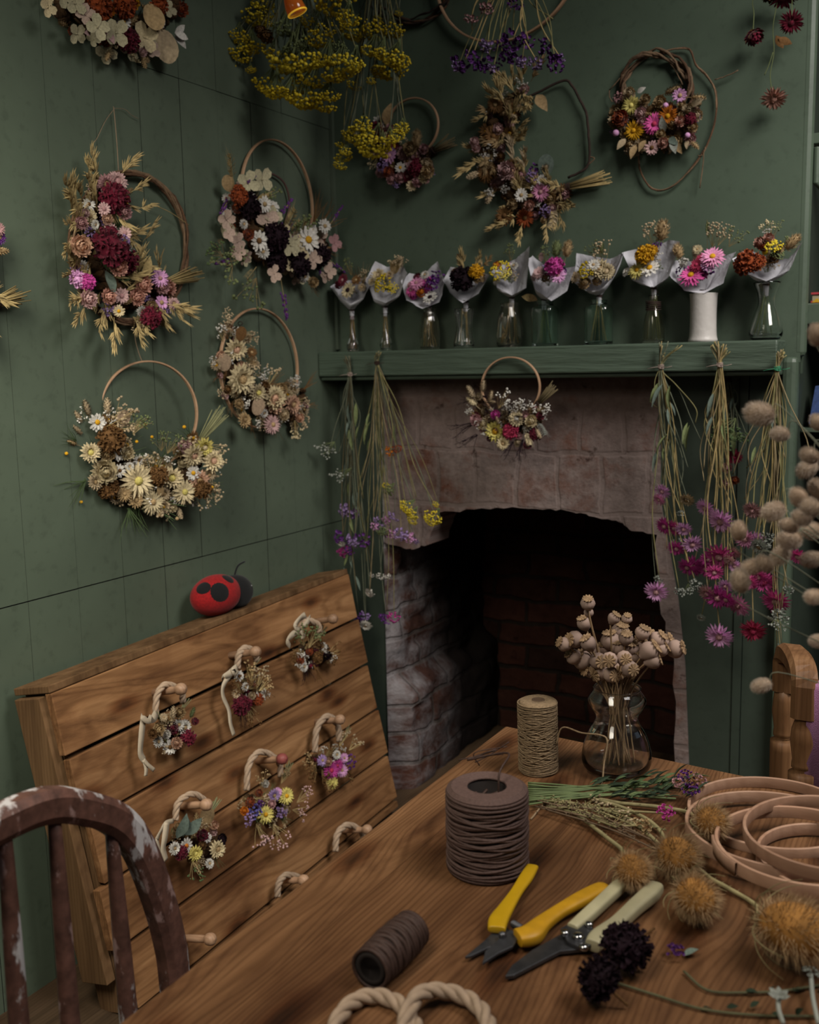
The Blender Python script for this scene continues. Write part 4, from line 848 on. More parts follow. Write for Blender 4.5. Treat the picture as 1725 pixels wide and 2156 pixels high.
# teasels
M_tea = plain('teasel_head', (.46, .215, .05), .85, .3, 60); M_spk = plain('teasel_spine', (.66, .43, .22), .8, .3, 60); M_tst = plain('teasel_stem', (.40, .34, .16), .8, .3, 60)
import itertools
def teasel(x, y, rw, ln, ang, stem, lab, h=.028):
    p = T(x, y, h); R = px2m(p, rw * 1.16); Lh = px2m(p, ln * 1.1); a = radians(ang); d = (RH * cos(a) + FH * sin(a) * 1.6).normalized(); d = (d + Z * .08).normalized()
    t = thing('teasel', lab, 'teasel', T(x, y), 'dried teasel heads on the table'); M = basis(d, 0); q = d.to_track_quat('Y', 'Z').to_matrix()
    mb = MB(); mb.blob((0, 0, 0), (R * .72, Lh * .72, R * .72), 0, ICO4); mb.v = [q @ v + p for v in mb.v]; mb.build('seed_head', M_tea, t)
    mb = MB(); hairs(mb, (R * .70, Lh * .70, R * .70), 1800, R * .42, R * .012, 0, 1, .45); mb.v = [q @ v + p for v in mb.v]; mb.build('spines', M_spk, t, False)
    mb = MB(); bpt = p - d * Lh * .78
    for k in range(10):
        a2 = 2 * pi * k / 10 + rnd.uniform(-.2, .2); o = q @ V((cos(a2), 0, sin(a2))); l = rnd.uniform(.9, 1.7) * R
        e = [bpt, bpt + o * R * .7 + d * .1 * l, bpt + o * R * 1.15 + d * l * .4, bpt + o * R * 1.4 + d * l * .8]
        e = [V((w_.x, w_.y, max(ZT + .002, w_.z))) for w_ in e]; mb.tube(curve(e, 4), [.0009 - .00006 * i for i in range(13)], 4)
    mb.build('bracts', M_tst, t)
    pts = [bpt] + [T(sx, sy, .006) for sx, sy in stem]; mb = MB(); cv = curve(pts, 6); mb.tube(cv, .0026, 7)
    for i in range(0, len(cv) - 1, 2): d_ = jit(1); d_.z = abs(d_.z); mb.tube([cv[i], cv[i] + d_.normalized() * .006], [.0007, .0002], 3)
    mb.build('stem', M_tst, t)
teasel(1498, 1730, 36, 42, -40, [(1440, 1708), (1380, 1698), (1300, 1690), (1215, 1672)], 'round teasel head furthest from the camera, against the stacked hoops', .03)
teasel(1426, 1802, 46, 56, -55, [(1400, 1765), (1370, 1730), (1310, 1700), (1240, 1680)], 'large bristly teasel head in the middle of the teasel cluster')
teasel(1332, 1832, 38, 46, -70, [(1310, 1790), (1280, 1765), (1215, 1715), (1150, 1675)], 'pale teasel head just beyond the cream snips handles')
teasel(1466, 1890, 46, 62, -65, [(1440, 1835), (1405, 1795), (1350, 1745), (1280, 1705)], 'orange-brown teasel head nearest the cream snips grip on its right side')
teasel(1678, 1958, 66, 100, -28, [(1590, 1905), (1530, 1868), (1490, 1845), (1440, 1800)], 'largest teasel head, lying alone in the right foreground', .04)

# greenery with dark leaves
gb = thing('foliage_bunch', 'bunch of green stems with dark dried leaves lying behind the brown cord roll', 'dried flowers', T(1250, 1675))
for k in range(12):
    y = 1648 + k * 4.2; e = (1300 + rnd.uniform(0, 150), 1642 + rnd.uniform(-2, 40)); mb = MB(); mb.tube(curve([T(1112, y, .006 + rnd.random() * .008), T(1200, y * .6 + 1664 * .4, .010), T(*e, .012)], 6), .0014, 5); mb.build('stem', plain('fresh_green_stem', (.15, .20, .075), .7), gb)
for k in range(99):
    x = rnd.uniform(1240, 1470); y = 1662 + (x - 1250) * -.04 + rnd.uniform(-20, 26); p = T(x, y, rnd.uniform(.004, .022)); lz = rnd.uniform(.016, .032); flower(gb, 'lf', p, Z + jit(.8), (lz * .32, lz, lz), rnd.choice(('grn', 'dgn', 'dgn')), None, RH + FH * rnd.uniform(-.7, .7) + Z * rnd.uniform(-.1, .5))
for x, y, c in ((1445, 1636, 'pur'), (1470, 1642, 'dp'), (1462, 1655, 'brn'), (1455, 1662, 'pur'), (1435, 1650, 'dp')): flower(gb, 'sc', T(x, y, .022), Z - FH * .5 + jit(.3), .011, c)
for x0, y0, x1, y1, x2, y2, c, lab in ((1195, 1695, 1290, 1735, 1352, 1738, 'tan', 'thin dried stem with a papery tan tip, among the teasel stems'), (1120, 1665, 1230, 1700, 1402, 1712, 'mag', 'thin dried stem ending in a magenta statice flower by the teasels')):
    t = thing('flower_sprig', lab, 'dried flower', T(x1, y1)); mb = MB(); mb.tube(curve([T(x0, y0, .005), T(x1, y1, .008), T(x2, y2, .012)], 6), .0014, 5); mb.build('stem', M_tst, t); flower(t, 'sc', T(x2, y2, .014), Z - FH, .011, c); flower(t, 'gy', T(x1, y1, .008), Z, .03, 'ltan', 'str', RH + FH * .5)
for pts, c, lab in (([(1300, 2070), (1380, 2095), (1480, 2125), (1600, 2138), (1740, 2140)], 'gy', 'long thin pale stem curving along the bottom right of the table'), ([(1440, 2045), (1490, 2085), (1570, 2090), (1650, 2086), (1740, 2072)], 'sc', 'dark green stem with tiny leaves crossing the lower right table corner')):
    t = thing('flower_sprig', lab, 'dried flower', T(*pts[2])); mb = MB(); mb.tube(curve([T(x, y, .003) for x, y in pts], 6), .0013, 5); mb.build('stem', plain('dull_green_stem', (.13, .125, .06), .85), t)
    for k in range(5): x, y = pts[2 + k % 2]; flower(t, 'lf', T(x + 25 * k, y - 4, .004), Z + jit(.5), .009, 'dgn', None, RH + jit(.6))
t = thing('flower_sprig', 'pale grey-green dusty flower spray at the lower right corner', 'dried flower', T(1645, 2120)); mb = MB(); mb.tube(curve([T(1640, 2100, .02), T(1640, 2125, .016), T(1650, 2156, .008)], 5), .0022, 6); mb.build('stem', cm('gry'), t)
for k in range(7): flower(t, 'lf', T(1640, 2100, .02), Z - FH, .009, 'gry', None, V((cos(k * .9), sin(k * .9), .4)))
t = thing('flower_sprig', 'pale stalk rising at the extreme lower right edge of the table', 'dried flower', T(1712, 2110)); mb = MB(); mb.tube(curve([T(1708, 2050, .02), T(1712, 2100, .014), T(1724, 2156, .006)], 5), .0022, 6); mb.build('stem', cm('gry'), t); flower(t, 'sc', T(1708, 2050, .021), Z, .008, 'gry')

t = thing('dried_stem_bunch', 'loose bunch of seedy olive-brown dried stalks lying between cord roll and teasels', 'dried flowers', T(1230, 1700))
for k in range(14):
    y0 = rnd.uniform(1672, 1700); x2 = rnd.uniform(1260, 1420); y2 = 1690 + (x2 - 1180) * rnd.uniform(.1, .5); pts = curve([T(1125 + rnd.uniform(0, 50), y0, .004 + rnd.random() * .008), T((1150 + x2) / 2, (y0 + y2) / 2 - rnd.uniform(0, 10), .012), T(x2, y2, .006 + rnd.random() * .012)], 7); mb = MB(); mb.tube(pts, .0011, 5)
    for q in range(1, len(pts), 1): d_ = jit(1); d_.z = abs(d_.z); e = pts[q] + d_.normalized() * rnd.uniform(.003, .008); mb.tube([pts[q], e], [.0006, .0004], 3); mb.blob(e, rnd.uniform(.0008, .0018))
    mb.build('stem', rnd.choice((M_tst, plain('olive_stalk', (.26, .23, .10), .85), plain('brown_stalk', (.20, .13, .075), .85))), t)
# bunny tail grasses in a jar just out of frame
M_bt = plain('bunny_tail_fur', (.80, .60, .43), .9, .15, 30, randv=.18); M_bth = plain('bunny_tail_hair', (.98, .80, .63), .9, .15, 30, randv=.15); M_bts = plain('bunny_tail_stalk', (.26, .27, .18), .8)
BTA = RH * .34 + FH * 1.16; jb = V((.085, 1.20, ZT + .0006))
jar, _ = vase('bunny_tail_jar', 'clear glass jar holding the bunny tail grasses at the right edge', jb, hit(0, 0, FH, jb).x and 1900, [(40, 1800)], G_clear) if False else (None, None)
mb = MB(); mb.lathe([(1e-6, 0), (.034, 0), (.036, .01), (.036, .10), (.028, .118), (.029, .125), (.0265, .125), (.0255, .117), (.0335, .1), (.0335, .012), (1e-6, .008)], 32, 0, Matrix.Translation(jb)); o = bpy.data.objects.new('glass_jar', mb.mesh('glass_jar', G_clear, True, jb)); o.location = jb; COL.objects.link(o); tag(o, 'glass jar at the right table edge holding the bunny tail grasses', 'jar')
btm = []
for v in range(4):
    mb = MB(); mb.blob((0, .5, 0), (.33, .5, .33), 0, ICO4); mb.v = [V((p.x, p.y, p.z)) * (1 + .03 * mn.noise(p * 6)) for p in mb.v]
    hb = MB(); hairs(hb, (.33, .5, .33), 2400, .20, .005, 0, 1, .9, V((0, .5, 0))); btm.append((mb.mesh('seed_head', M_bt), hb.mesh('soft_hairs', M_bth, False)))
BT = """1602 872 66 165 topmost big oval bunny tail, pale, in front of the green tied bunch;1644 914 42 175 small round bunny tail just below and right of the topmost one;1701 986 50 215;1556 1119 46 100 lone pale bunny tail overlapping the single lilac paper daisy;1631 1076 54 200;1663 1107 46 160;1683 1048 50 130;1706 960 46 150;1664 1136 56 175;1645 1168 50 230;1585 1193 48 190;1612 1188 46 140;1559 1224 54 100 bunny tail lowest on the left, hanging in front of the pink daisies;1708 1068 52 150;1712 1118 50 170;1711 1178 50 190;1716 1257 44 175 lowest bunny tail at the right edge, below the main cluster;1722 706 52 110 bunny tail highest of all, cut by the right edge beside the mantel;1605 1443 44 200 lone bunny tail drooping beside the oak chair post;1722 1030 48 120;1690 1090 46 160;1722 890 40 120;1724 1350 40 180"""
for i, q in enumerate(BT.split(';')):
    a = q.split(' ', 4); x, y, ln, an = [float(k) for k in a[:4]]; near = i == 18
    p = hit(x, y, FH, jb + FH * (rnd.uniform(-.06, .07) if not near else .05)); s = px2m(p, ln * .88); d = (RH * cos(radians(an)) + Z * sin(radians(an)) + FH * rnd.uniform(-.3, .3)).normalized(); b0 = p - d * s * .5
    t = thing('bunny_tail', a[4] if len(a) > 4 else 'fluffy beige bunny tail grass in the soft cluster at the right edge', 'bunny tail', b0, 'bunny tail grasses at the right')
    y_ = d; z_ = (V((-FH.x, -FH.y, .2)) - y_ * V((-FH.x, -FH.y, .2)).dot(y_)).normalized(); M = Matrix((y_.cross(z_), y_, z_)).transposed(); sz = (s * rnd.uniform(.95, 1.1), s, s)
    for nm, me in zip(('seed_head', 'soft_hairs'), btm[i % 4]): place(me, nm, t, b0, M, sz)
    mo = jb + V((rnd.uniform(-.016, .016), rnd.uniform(-.016, .016), .122)); bo = jb + V((rnd.uniform(-.018, .018), rnd.uniform(-.018, .018), .012))
    m1 = b0 - d * .018 + V((0, 0, .004)); m2 = m1.lerp(mo, .5) + RH * .01 + V((0, 0, .012)); mb = MB(); mb.tube(curve([b0 + d * .004, m1, m2, mo, bo], 6), .0006, 5); mb.build('stalk', M_bts, t)
# ------------------------------------------------------------------ wreaths on the walls
M_vine = plain('vine_bark', (.13, .065, .032), .85, .35, 60, bump=.5, bscale=300); M_vine2 = plain('vine_bark_pale', (.24, .15, .085), .85, .3, 60, bump=.4, bscale=300); M_vdk = plain('vine_bark_dark', (.05, .03, .022), .9, .3, 60, bump=.5, bscale=300)
M_hoopg = wood('wall_hoop_wood', (.32, .19, .11), (.42, .26, .155), (.50, .33, .21), 'x', 14, 0, 0, .5, .35, .12, .15); M_straw = plain('straw_stalks', (.46, .34, .14), .8, .3, 40)
M_strawd = plain('dark_stalks', (.16, .12, .055), .85, .3, 40); M_strg = plain('green_straw', (.33, .33, .16), .8, .3, 40); M_wire = plain('dark_twine', (.05, .025, .018), .8)
WG = 'dried flower wreaths on the green walls'
def wreath(label, fr, cx, cy, group=WG): return thing('dried_flower_wreath', label, 'wreath', fr.at(cx, cy, .004), group)
def pxring(fr, cx, cy, rx, ry, w, n=60, j=0.0): return [fr.at(cx + rx * cos(2 * pi * i / n), cy - ry * sin(2 * pi * i / n), w) + jit(j) for i in range(n)]

# top left, cut by the frame: hydrangea and rust flowers
t = wreath('large wreath of pale hydrangea and rust flowers cut off at the top left corner', LW, 245, -40); f = LW
vine(t, pxring(f, 245, -75, 120, 150, .012), 5, .007, .0035, [M_vine, M_vine2])
fill(t, f, [(105, -60, 45), (130, 20, 48), (190, 60, 50), (250, 75, 48), (320, 55, 45), (370, -5, 40), (385, -60, 40)], [('bd', 16, 13, 'rust', 'any'), ('ea', 8, 42, 'tan', 'out'), ('gy', 8, 30, 'cream', 'out'), ('hy', 12, 20, 'hyd', 'any'), ('lf', 8, 30, 'gg', 'out')])
flowers(t, f, """hy 158 8 22 hyd;hy 179 31 20 hpk;hy 160 71 20 hyd;hy 204 58 24 hyd;hy 196 84 14 hyd;hy 244 69 26 hyd;lf 188 70 22 ppk 200;lf 226 66 24 ppk 290;da 259 46 17 white k0;hy 303 79 28 cream;lu 340 58 60 ltan -75;lu 314 4 52 tan -90;pf 205 12 28 rust;pf 259 8 26 rust;pf 271 87 22 crim;da 325 28 14 white k0;da 336 45 14 white k0;lf 368 70 26 white 40;lf 370 72 28 white 0;lf 368 74 28 white -50;pf 278 4 15 gold;ea 236 98 38 tan -120;ea 296 100 36 tan -80;ea 116 38 40 tan 160;hy 100 15 18 cream;pf 334 12 18 rust;hy 355 20 16 hyd;bd 225 20 15 ora;hy 130 -10 22 hyd;hy 320 105 16 hpk;bd 300 110 9 ppk""".replace('k0', 'gold'), .03, .03)

# large vine wreath, left wall
t = wreath('large vine wreath on left wall, dark red, pink and salmon flowers with oat sprays', LW, 265, 525); f = LW
vine(t, pxring(f, 272, 522, 122, 156, .014), 6, .006, .0032, [M_vine, M_vine2])
string(t, f, [(250, 365), (246, 300), (240, 232), (238, 226)], M_twine, .0011, .012); string(t, f, [(240, 230), (222, 255), (205, 290), (198, 300)], M_twine, .0007); string(t, f, [(240, 228), (262, 230), (278, 243), (292, 250)], M_twine, .0006)
fill(t, f, [(235, 375, 34), (208, 420, 50), (200, 475, 56), (208, 530, 62), (215, 585, 62), (245, 630, 50), (300, 630, 48), (352, 605, 36)],
     [('oa', 40, 62, 'str', 'out'), ('gy', 9, 34, 'ltan', 'out'), ('bd', 16, 10, 'ppk', 'any'), ('lf', 8, 40, 'grn', 'out'), ('sc', 10, 11, 'lil', 'any'), ('ea', 6, 34, 'tan', 'any')])
flowers(t, f, """st 223 387 19 dp tan;st 247 382 20 ppk dp;pf 240 419 30 crim;bd 262 420 9 gold;da 187 430 13 white brn;da 219 440 14 ppk dp;da 190 455 14 cream tan;bd 179 449 9 ppk;bd 261 447 15 dp;bd 225 462 12 pea;st 200 473 10 white tan;bd 171 470 13 dp;st 232 487 17 ppk tan;da 263 491 14 ppk dp;sc 188 487 13 lil;sc 246 497 13 mag;bd 208 490 9 tan;pf 230 520 36 crim;pf 264 548 26 crim;bd 169 518 22 pea;sc 262 508 12 lil;sc 277 524 12 white;lf 195 540 22 str 60;bd 248 562 19 sal;sc 158 558 12 lil;st 173 561 13 white tan;pf 162 588 18 lpk;pf 183 594 16 mag;lf 222 570 46 gg -80;bd 300 600 19 sal;rh 337 586 18 lpk dp;bd 352 607 17 sal;bd 340 603 15 dp;bd 227 624 16 sal;bd 287 626 17 sal;da 256 623 16 ppk dp;bd 185 630 18 ppk;da 340 637 15 lpk tan;st 366 640 13 ppk tan;sc 225 652 14 lil;da 250 655 12 cream gold;st 298 655 11 white tan;pf 317 668 22 crim;bd 319 645 12 tan;sc 348 653 11 lil;sc 224 660 8 mag;lf 300 585 40 str 75;oa 170 452 64 str 155;oa 165 470 60 str 185;oa 160 425 66 str 140;oa 165 560 62 str 160;oa 160 572 56 str 195;oa 176 625 70 str 195;oa 180 640 60 str 225;oa 205 372 56 str 115;oa 250 372 56 str 60;oa 275 405 44 str 40;oa 290 440 44 str 20;oa 300 510 50 str 60;oa 240 668 66 str 255;oa 285 672 50 str 270;oa 215 655 56 str 240;oa 350 640 60 str -10""", .03, .03)
stems(t, f.at(345, 596, .03), f.at(418, 575, .03) + V((0, 0, .002)), 26, .005, .022, M_straw)
string(t, f, [(325, 432), (360, 448), (398, 474)], M_straw, .0009, .022, 'loose_straw')

# far left edge, only its tail in frame
t = wreath('wreath almost wholly outside the left edge, only its straw tail and pink tip visible', LW, -70, 560); f = LW
vine(t, pxring(f, -75, 560, 65, 110, .014), 5, .006, .0032, [M_vine])
fill(t, f, [(-100, 480, 40), (-60, 660, 36), (-20, 640, 20)], [('bd', 12, 14, 'dp', 'any'), ('oa', 8, 50, 'str', 'out')])
flowers(t, f, "rh -4 482 14 dp dp;st -2 500 14 pur tan;ea -30 530 44 tan 0;st -8 528 12 brn tan", .025, .01)
stems(t, f.at(-20, 640, .02), f.at(46, 622, .022), 30, .006, .024, M_straw, tie=M_wire)

# bentwood hoop with black and white flowers, by the corner
t = wreath('hoop wreath by the corner with white daisies, near-black flowers and pale hydrangea', LW, 587, 455); f = LW
hoop(t, f, 587, 422, 73, 121, M_hoopg)
string(t, f, [(535, 385), (565, 365), (598, 385), (610, 430), (600, 470)], plain('amaranth', (.16, .08, .07), .9), .003, .012, 'amaranth_tassel')
fill(t, f, [(500, 395, 30), (510, 450, 46), (535, 505, 58), (590, 545, 56), (640, 540, 48), (678, 500, 36)],
     [('gy', 6, 40, 'gst', 'out'), ('lv', 12, 56, 'pur', 'out'), ('wh', 5, 50, 'str', 'out'), ('hy', 16, 17, 'hpk', 'any'), ('hy', 16, 18, 'hyd', 'any'), ('da', 10, 11, 'white', 'any'), ('bd', 12, 9, 'rust', 'any'), ('bl', 8, 46, 'brn', 'out')], back='brn')
flowers(t, f, """hy 522 384 22 hyd;hy 551 378 24 hyd;lu 490 402 34 tan 140;pf 501 413 20 rust;pf 522 434 26 dark;pf 580 499 27 dark;pf 580 551 24 dark;pf 628 557 24 dark;pf 672 538 22 dark;da 532 417 10 white tan;da 557 430 16 white tan;da 574 437 15 white tan;bd 542 443 8 ppk;hy 561 463 25 hpk;hy 574 458 20 hyd;hy 476 461 18 hpk;hy 480 492 16 hpk;hy 499 509 18 hpk;hy 501 532 15 hpk;st 513 472 10 white tan;bd 522 495 12 rust;da 545 507 20 white brn;st 553 530 14 white tan;hy 611 517 24 hyd;da 649 505 25 white gold;hy 632 522 24 cream;da 657 486 14 white tan;da 684 476 14 white tan;hy 703 512 17 dp;hy 659 547 18 hpk;lf 620 552 30 ltan -30;hy 576 576 17 hpk;hy 612 560 14 cream;hy 693 570 16 hpk;st 641 582 12 white tan;bd 659 594 11 tan;hy 684 582 14 hpk;wh 492 398 64 str 112;wh 540 562 50 str 215;wh 476 507 34 str 190;lv 590 580 76 pur 268;lv 500 548 70 pur 190;lv 690 480 50 pur 60;bl 660 470 60 brn 70;bl 675 480 60 brn 45;bd 560 485 8 tan;hy 598 487 14 cream;sc 596 512 12 white;gy 490 560 60 gst 200;gy 540 585 60 gst 230;gy 470 540 50 grn 185""", .028, .028)

# small hoop of cream strawflowers, lower middle of the left wall
t = wreath('small hoop wreath of cream strawflowers in a crescent, low by the corner', LW, 548, 790); f = LW
hoop(t, f, 549, 776, 81, 124, M_hoopg, label=None)
mb = MB(); c = f.at(506, 681, .016); mb.loop([c + V((.007 * cos(a), 0, .005 * sin(a))) for a in [2 * pi * j / 12 for j in range(12)]], .0012, 5); mb.build('twine_binding', M_wire, t)
fill(t, f, [(502, 688, 26), (480, 740, 40), (488, 795, 48), (535, 845, 52), (590, 868, 48), (632, 830, 30)],
     [('gy', 22, 32, 'ltan', 'out'), ('gy', 12, 30, 'white', 'any'), ('bd', 14, 8, 'ppk', 'any'), ('bl', 8, 40, 'brn', 'out'), ('tw', 6, 36, 'brn', 'out'), ('st', 12, 12, 'cream', 'any'), ('bd', 12, 11, 'pea', 'any'), ('st', 10, 12, 'ltan', 'any')], back='brn')
flowers(t, f, """st 497 736 23 cream pea;st 509 799 30 cream tan;lu 474 784 34 lun 95;st 543 827 18 cream py;bd 574 846 23 pea;st 578 838 24 cream pea;st 616 852 19 pea tan;rh 574 894 20 ppk tan;sc 517 850 12 white;sc 543 892 9 white;lu 538 876 34 lun 80;bd 597 873 12 ltan;rh 530 742 12 brn tan;lu 505 720 28 brn 95;sc 622 804 14 white;st 515 884 15 tan tan;rh 534 762 10 tan tan;bd 556 815 12 brn;bd 590 820 14 tan;gy 470 720 36 white 120;gy 620 885 36 cream 290;st 556 870 9 white tan;bl 640 820 40 brn 40;bd 630 880 10 pea;st 522 712 10 ltan tan;bd 503 850 10 tan;bd 478 820 9 brn""", .028, .026)

# cream crescent hoop, lower left
f = yawed(316, 900, 14, .014)
t = thing('dried_flower_wreath', 'hoop wreath with a broad crescent of cream and straw-coloured flowers, lower left', 'wreath', f.at(316, 900), WG)
hoop(t, f, 316, 872, 102, 110, M_hoopg)
string(t, LW, [(300, 763), (293, 745), (286, 720), (284, 700)], M_twine, .0011, .012)
fill(t, f, [(195, 885, 34), (215, 945, 50), (255, 1000, 62), (310, 1030, 64), (365, 1010, 58), (410, 975, 46), (428, 930, 30)],
     [('gy', 14, 46, 'ltan', 'out'), ('ea', 10, 40, 'ltan', 'any'), ('bd', 16, 10, 'tan', 'any'), ('bl', 10, 60, 'grn', 'out'), ('gy', 10, 40, 'white', 'any'), ('rh', 12, 15, 'brn', 'any'), ('st', 18, 15, 'cream', 'any'), ('st', 14, 14, 'ltan', 'any'), ('bd', 10, 12, 'cream', 'any')], back='brn')
flowers(t, f, """da 205 889 18 white gold;lu 248 900 34 lun 60;st 190 953 20 cream py;bd 222 994 25 cream;st 214 990 22 cream ltan;da 250 955 15 white brn;bd 268 955 14 cream;bd 227 957 14 tan;da 292 969 12 white brn;da 252 991 13 white brn;st 273 982 9 white tan;rh 290 1012 36 cream py;st 304 1022 22 cream py;st 361 1007 23 cream py;da 407 996 15 white gold;st 420 1011 20 pea tan;st 407 959 22 cream pea;st 430 942 20 py cream;st 449 971 22 cream pea;rh 321 1057 26 cream tan;rh 388 1036 26 cream py;st 286 1053 16 tan tan;pf 234 925 26 brn;pf 225 1026 22 brn;pf 334 1001 19 brn;pf 426 1030 18 brn;lf 340 1045 30 tan 120;sc 371 1050 12 white;bd 388 940 14 ppk;gy 340 950 40 gst 100;gy 352 955 40 gst 70;ea 176 905 44 ltan 120;ea 192 892 48 ltan 105;ea 226 888 44 ltan 85;ea 178 925 40 ltan 140;ea 172 940 34 tan 160;bb 140 955 4 gold;bb 307 893 3.5 gold;bb 320 920 3.5 gold;bb 388 899 4 gold;bb 447 1026 3.5 gold;bb 171 1057 3.5 gold;bb 334 1084 5 tan;bb 373 1092 4 tan;bb 288 930 3.5 gold;gy 275 905 40 gst 40;gy 280 915 36 gst 70;bl 270 1070 70 grn 265;bl 180 1010 70 grn 205;bl 160 930 50 grn 160;st 200 1015 16 ltan tan;rh 262 1040 16 tan tan;st 345 1040 14 ltan tan;bd 300 1062 12 tan;st 440 1000 14 ltan tan""", .026, .028)
stems(t, f.at(420, 930, .012), f.at(468, 862, .012), 22, .005, .024, M_strg)

# back wall, behind the yarrow
t = wreath('small hoop wreath half hidden behind the hanging yellow yarrow, dusky pink flowers', BW, 868, 300); f = BW
hoop(t, f, 868, 268, 54, 58, M_hoopg)
fill(t, f, [(800, 262, 22), (800, 310, 32), (830, 350, 42), (872, 360, 42), (905, 322, 24)], [('bd', 20, 10, 'dp', 'any'), ('sc', 10, 10, 'lil', 'any'), ('bd', 14, 9, 'tan', 'any'), ('gy', 8, 26, 'cream', 'out'), ('rh', 8, 12, 'crim', 'any')], back='brn')
flowers(t, f, "da 798 258 14 white dark;pf 792 280 20 crim;da 820 328 15 lpk dp;sc 807 349 14 lil;da 858 339 11 ppk brn;da 843 353 11 white gold;pf 878 356 16 crim;bd 863 313 14 tan;bn 876 328 42 tan 80;bd 901 362 14 tan;st 867 391 11 cream tan;bd 826 377 11 dp;bd 844 374 11 dp;bd 820 364 12 rust;bd 900 345 12 ltan;lf 812 262 38 tan 60;bd 850 325 12 ppk;sc 835 388 8 lil;bd 880 382 11 dp;rh 858 372 12 crim dp;bd 892 375 10 cream", .025, .02)
stems(t, f.at(903, 322, .02), f.at(952, 292, .022), 24, .004, .026, M_strawd, tie=M_wire)

# crescent of oats and strawflowers on a bent twig
t = wreath('crescent moon wreath of dried oats and pink strawflowers on a bent twig', BW, 1120, 320); f = BW
cv = curve([f.at(x, y, .016) for x, y in ((1090, 215), (1130, 196), (1187, 170), (1204, 180), (1222, 212), (1235, 240), (1240, 285), (1242, 330), (1232, 356), (1196, 374))], 5)
mb = MB(); mb.tube([p + jit(.0008) for p in cv], .0034, 7); mb.build('bent_twig', M_vdk, t)
mb = MB(); mb.tube(curve([f.at(1242, 330, .016), f.at(1252, 334, .018), f.at(1238, 348, .016)], 4), .0018, 5); mb.build('side_twig', M_vine2, t)
fill(t, f, [(1105, 185, 16), (1062, 225, 34), (1045, 285, 42), (1045, 345, 44), (1070, 405, 48), (1120, 435, 44), (1162, 422, 36), (1190, 398, 14)],
     [('oa', 34, 46, 'str', 'out'), ('oa', 14, 40, 'tan', 'any'), ('gy', 12, 26, 'white', 'any'), ('bd', 14, 9, 'tan', 'any'), ('rh', 12, 16, 'brn', 'any'), ('bd', 14, 10, 'ppk', 'any'), ('bd', 8, 10, 'dp', 'any'), ('ea', 6, 36, 'ltan', 'out')], back='brn')
flowers(t, f, """bd 1067 359 18 ppk;bd 1078 362 16 pea;rh 1139 404 19 pink dp;da 1098 411 13 white tan;da 1141 379 11 white tan;sc 1129 363 17 pur;sc 1120 372 12 lil;bd 1115 433 11 sal;bd 1158 418 13 tan;wh 1178 425 52 ltan -105;rh 1043 220 17 brn tan;rh 1039 287 22 brn brn;rh 1024 363 22 brn brn;rh 1063 454 20 brn brn;rh 1106 459 19 rust brn;sc 1020 328 11 white;sc 1031 406 11 white;sc 1063 397 11 white;bd 1000 299 10 ppk;bd 1003 312 9 ppk;sc 1149 445 13 lil;oa 1088 200 52 str 130;oa 1100 185 50 str 75;oa 1065 225 52 str 110;oa 1070 260 46 str 60;oa 1075 290 46 str 40;oa 1080 300 42 str 20;oa 1085 345 50 ltan 100;oa 1105 360 44 ltan 80;oa 1100 470 40 str 260;oa 1150 465 40 str 280;oa 1060 465 36 str 220;oa 1118 172 52 tan 50;lf 1130 200 40 tan -50;lu 1148 372 38 gg 80;bd 1150 352 9 ltan;bd 1055 330 10 brn;st 1085 385 10 ltan tan;bd 1080 430 11 tan""", .022, .024)
stems(t, f.at(1188, 396, .022), f.at(1282, 372, .024), 36, .006, .021, M_straw, tie=M_wire, tiepos=.02)

# twig wreath with a heart-shaped posy
t = wreath('loose twig wreath with a compact posy of yellow, orange and magenta flowers', BW, 1390, 255); f = BW
vine(t, pxring(f, 1382, 188, 70, 76, .016, 48), 7, .009, .0033, [M_vine2, M_vine, M_vine2], 'twig_ring')
cv = [(1345, 325), (1350, 360), (1373, 396), (1407, 398), (1445, 368), (1483, 316), (1505, 255), (1508, 195), (1490, 160), (1466, 138), (1452, 105), (1420, 102), (1385, 112)]
vine(t, curve([f.at(x, y, .012) for x, y in cv], 5), 2, .0015, .0021, [M_vine, M_vine2], 'outer_twig', False)
for q in (((1505, 168), (1530, 160), (1555, 148)), ((1483, 316), (1480, 350), (1474, 396)), ((1371, 108), (1330, 140), (1283, 190)), ((1388, 104), (1420, 145), (1438, 178)), ((1283, 190), (1284, 205), (1290, 215)), ((1470, 328), (1480, 326), (1486, 310))):
    mb = MB(); mb.tube([p + jit(.0006) for p in curve([f.at(x, y, .016) for x, y in q], 4)], .0014, 5); mb.build('side_twig', M_vine2, t)
fill(t, f, [(1310, 225, 30), (1340, 270, 48), (1378, 285, 52), (1420, 270, 50), (1458, 230, 30)], [('bd', 30, 14, 'tan', 'any'), ('bd', 22, 14, 'ltan', 'any'), ('lf', 6, 20, 'ltan', 'out'), ('bd', 20, 13, 'ppk', 'any'), ('bd', 14, 12, 'dp', 'any'), ('sc', 8, 12, 'lil', 'any'), ('lf', 8, 20, 'gg', 'any'), ('ea', 6, 34, 'tan', 'out')], back='tan')
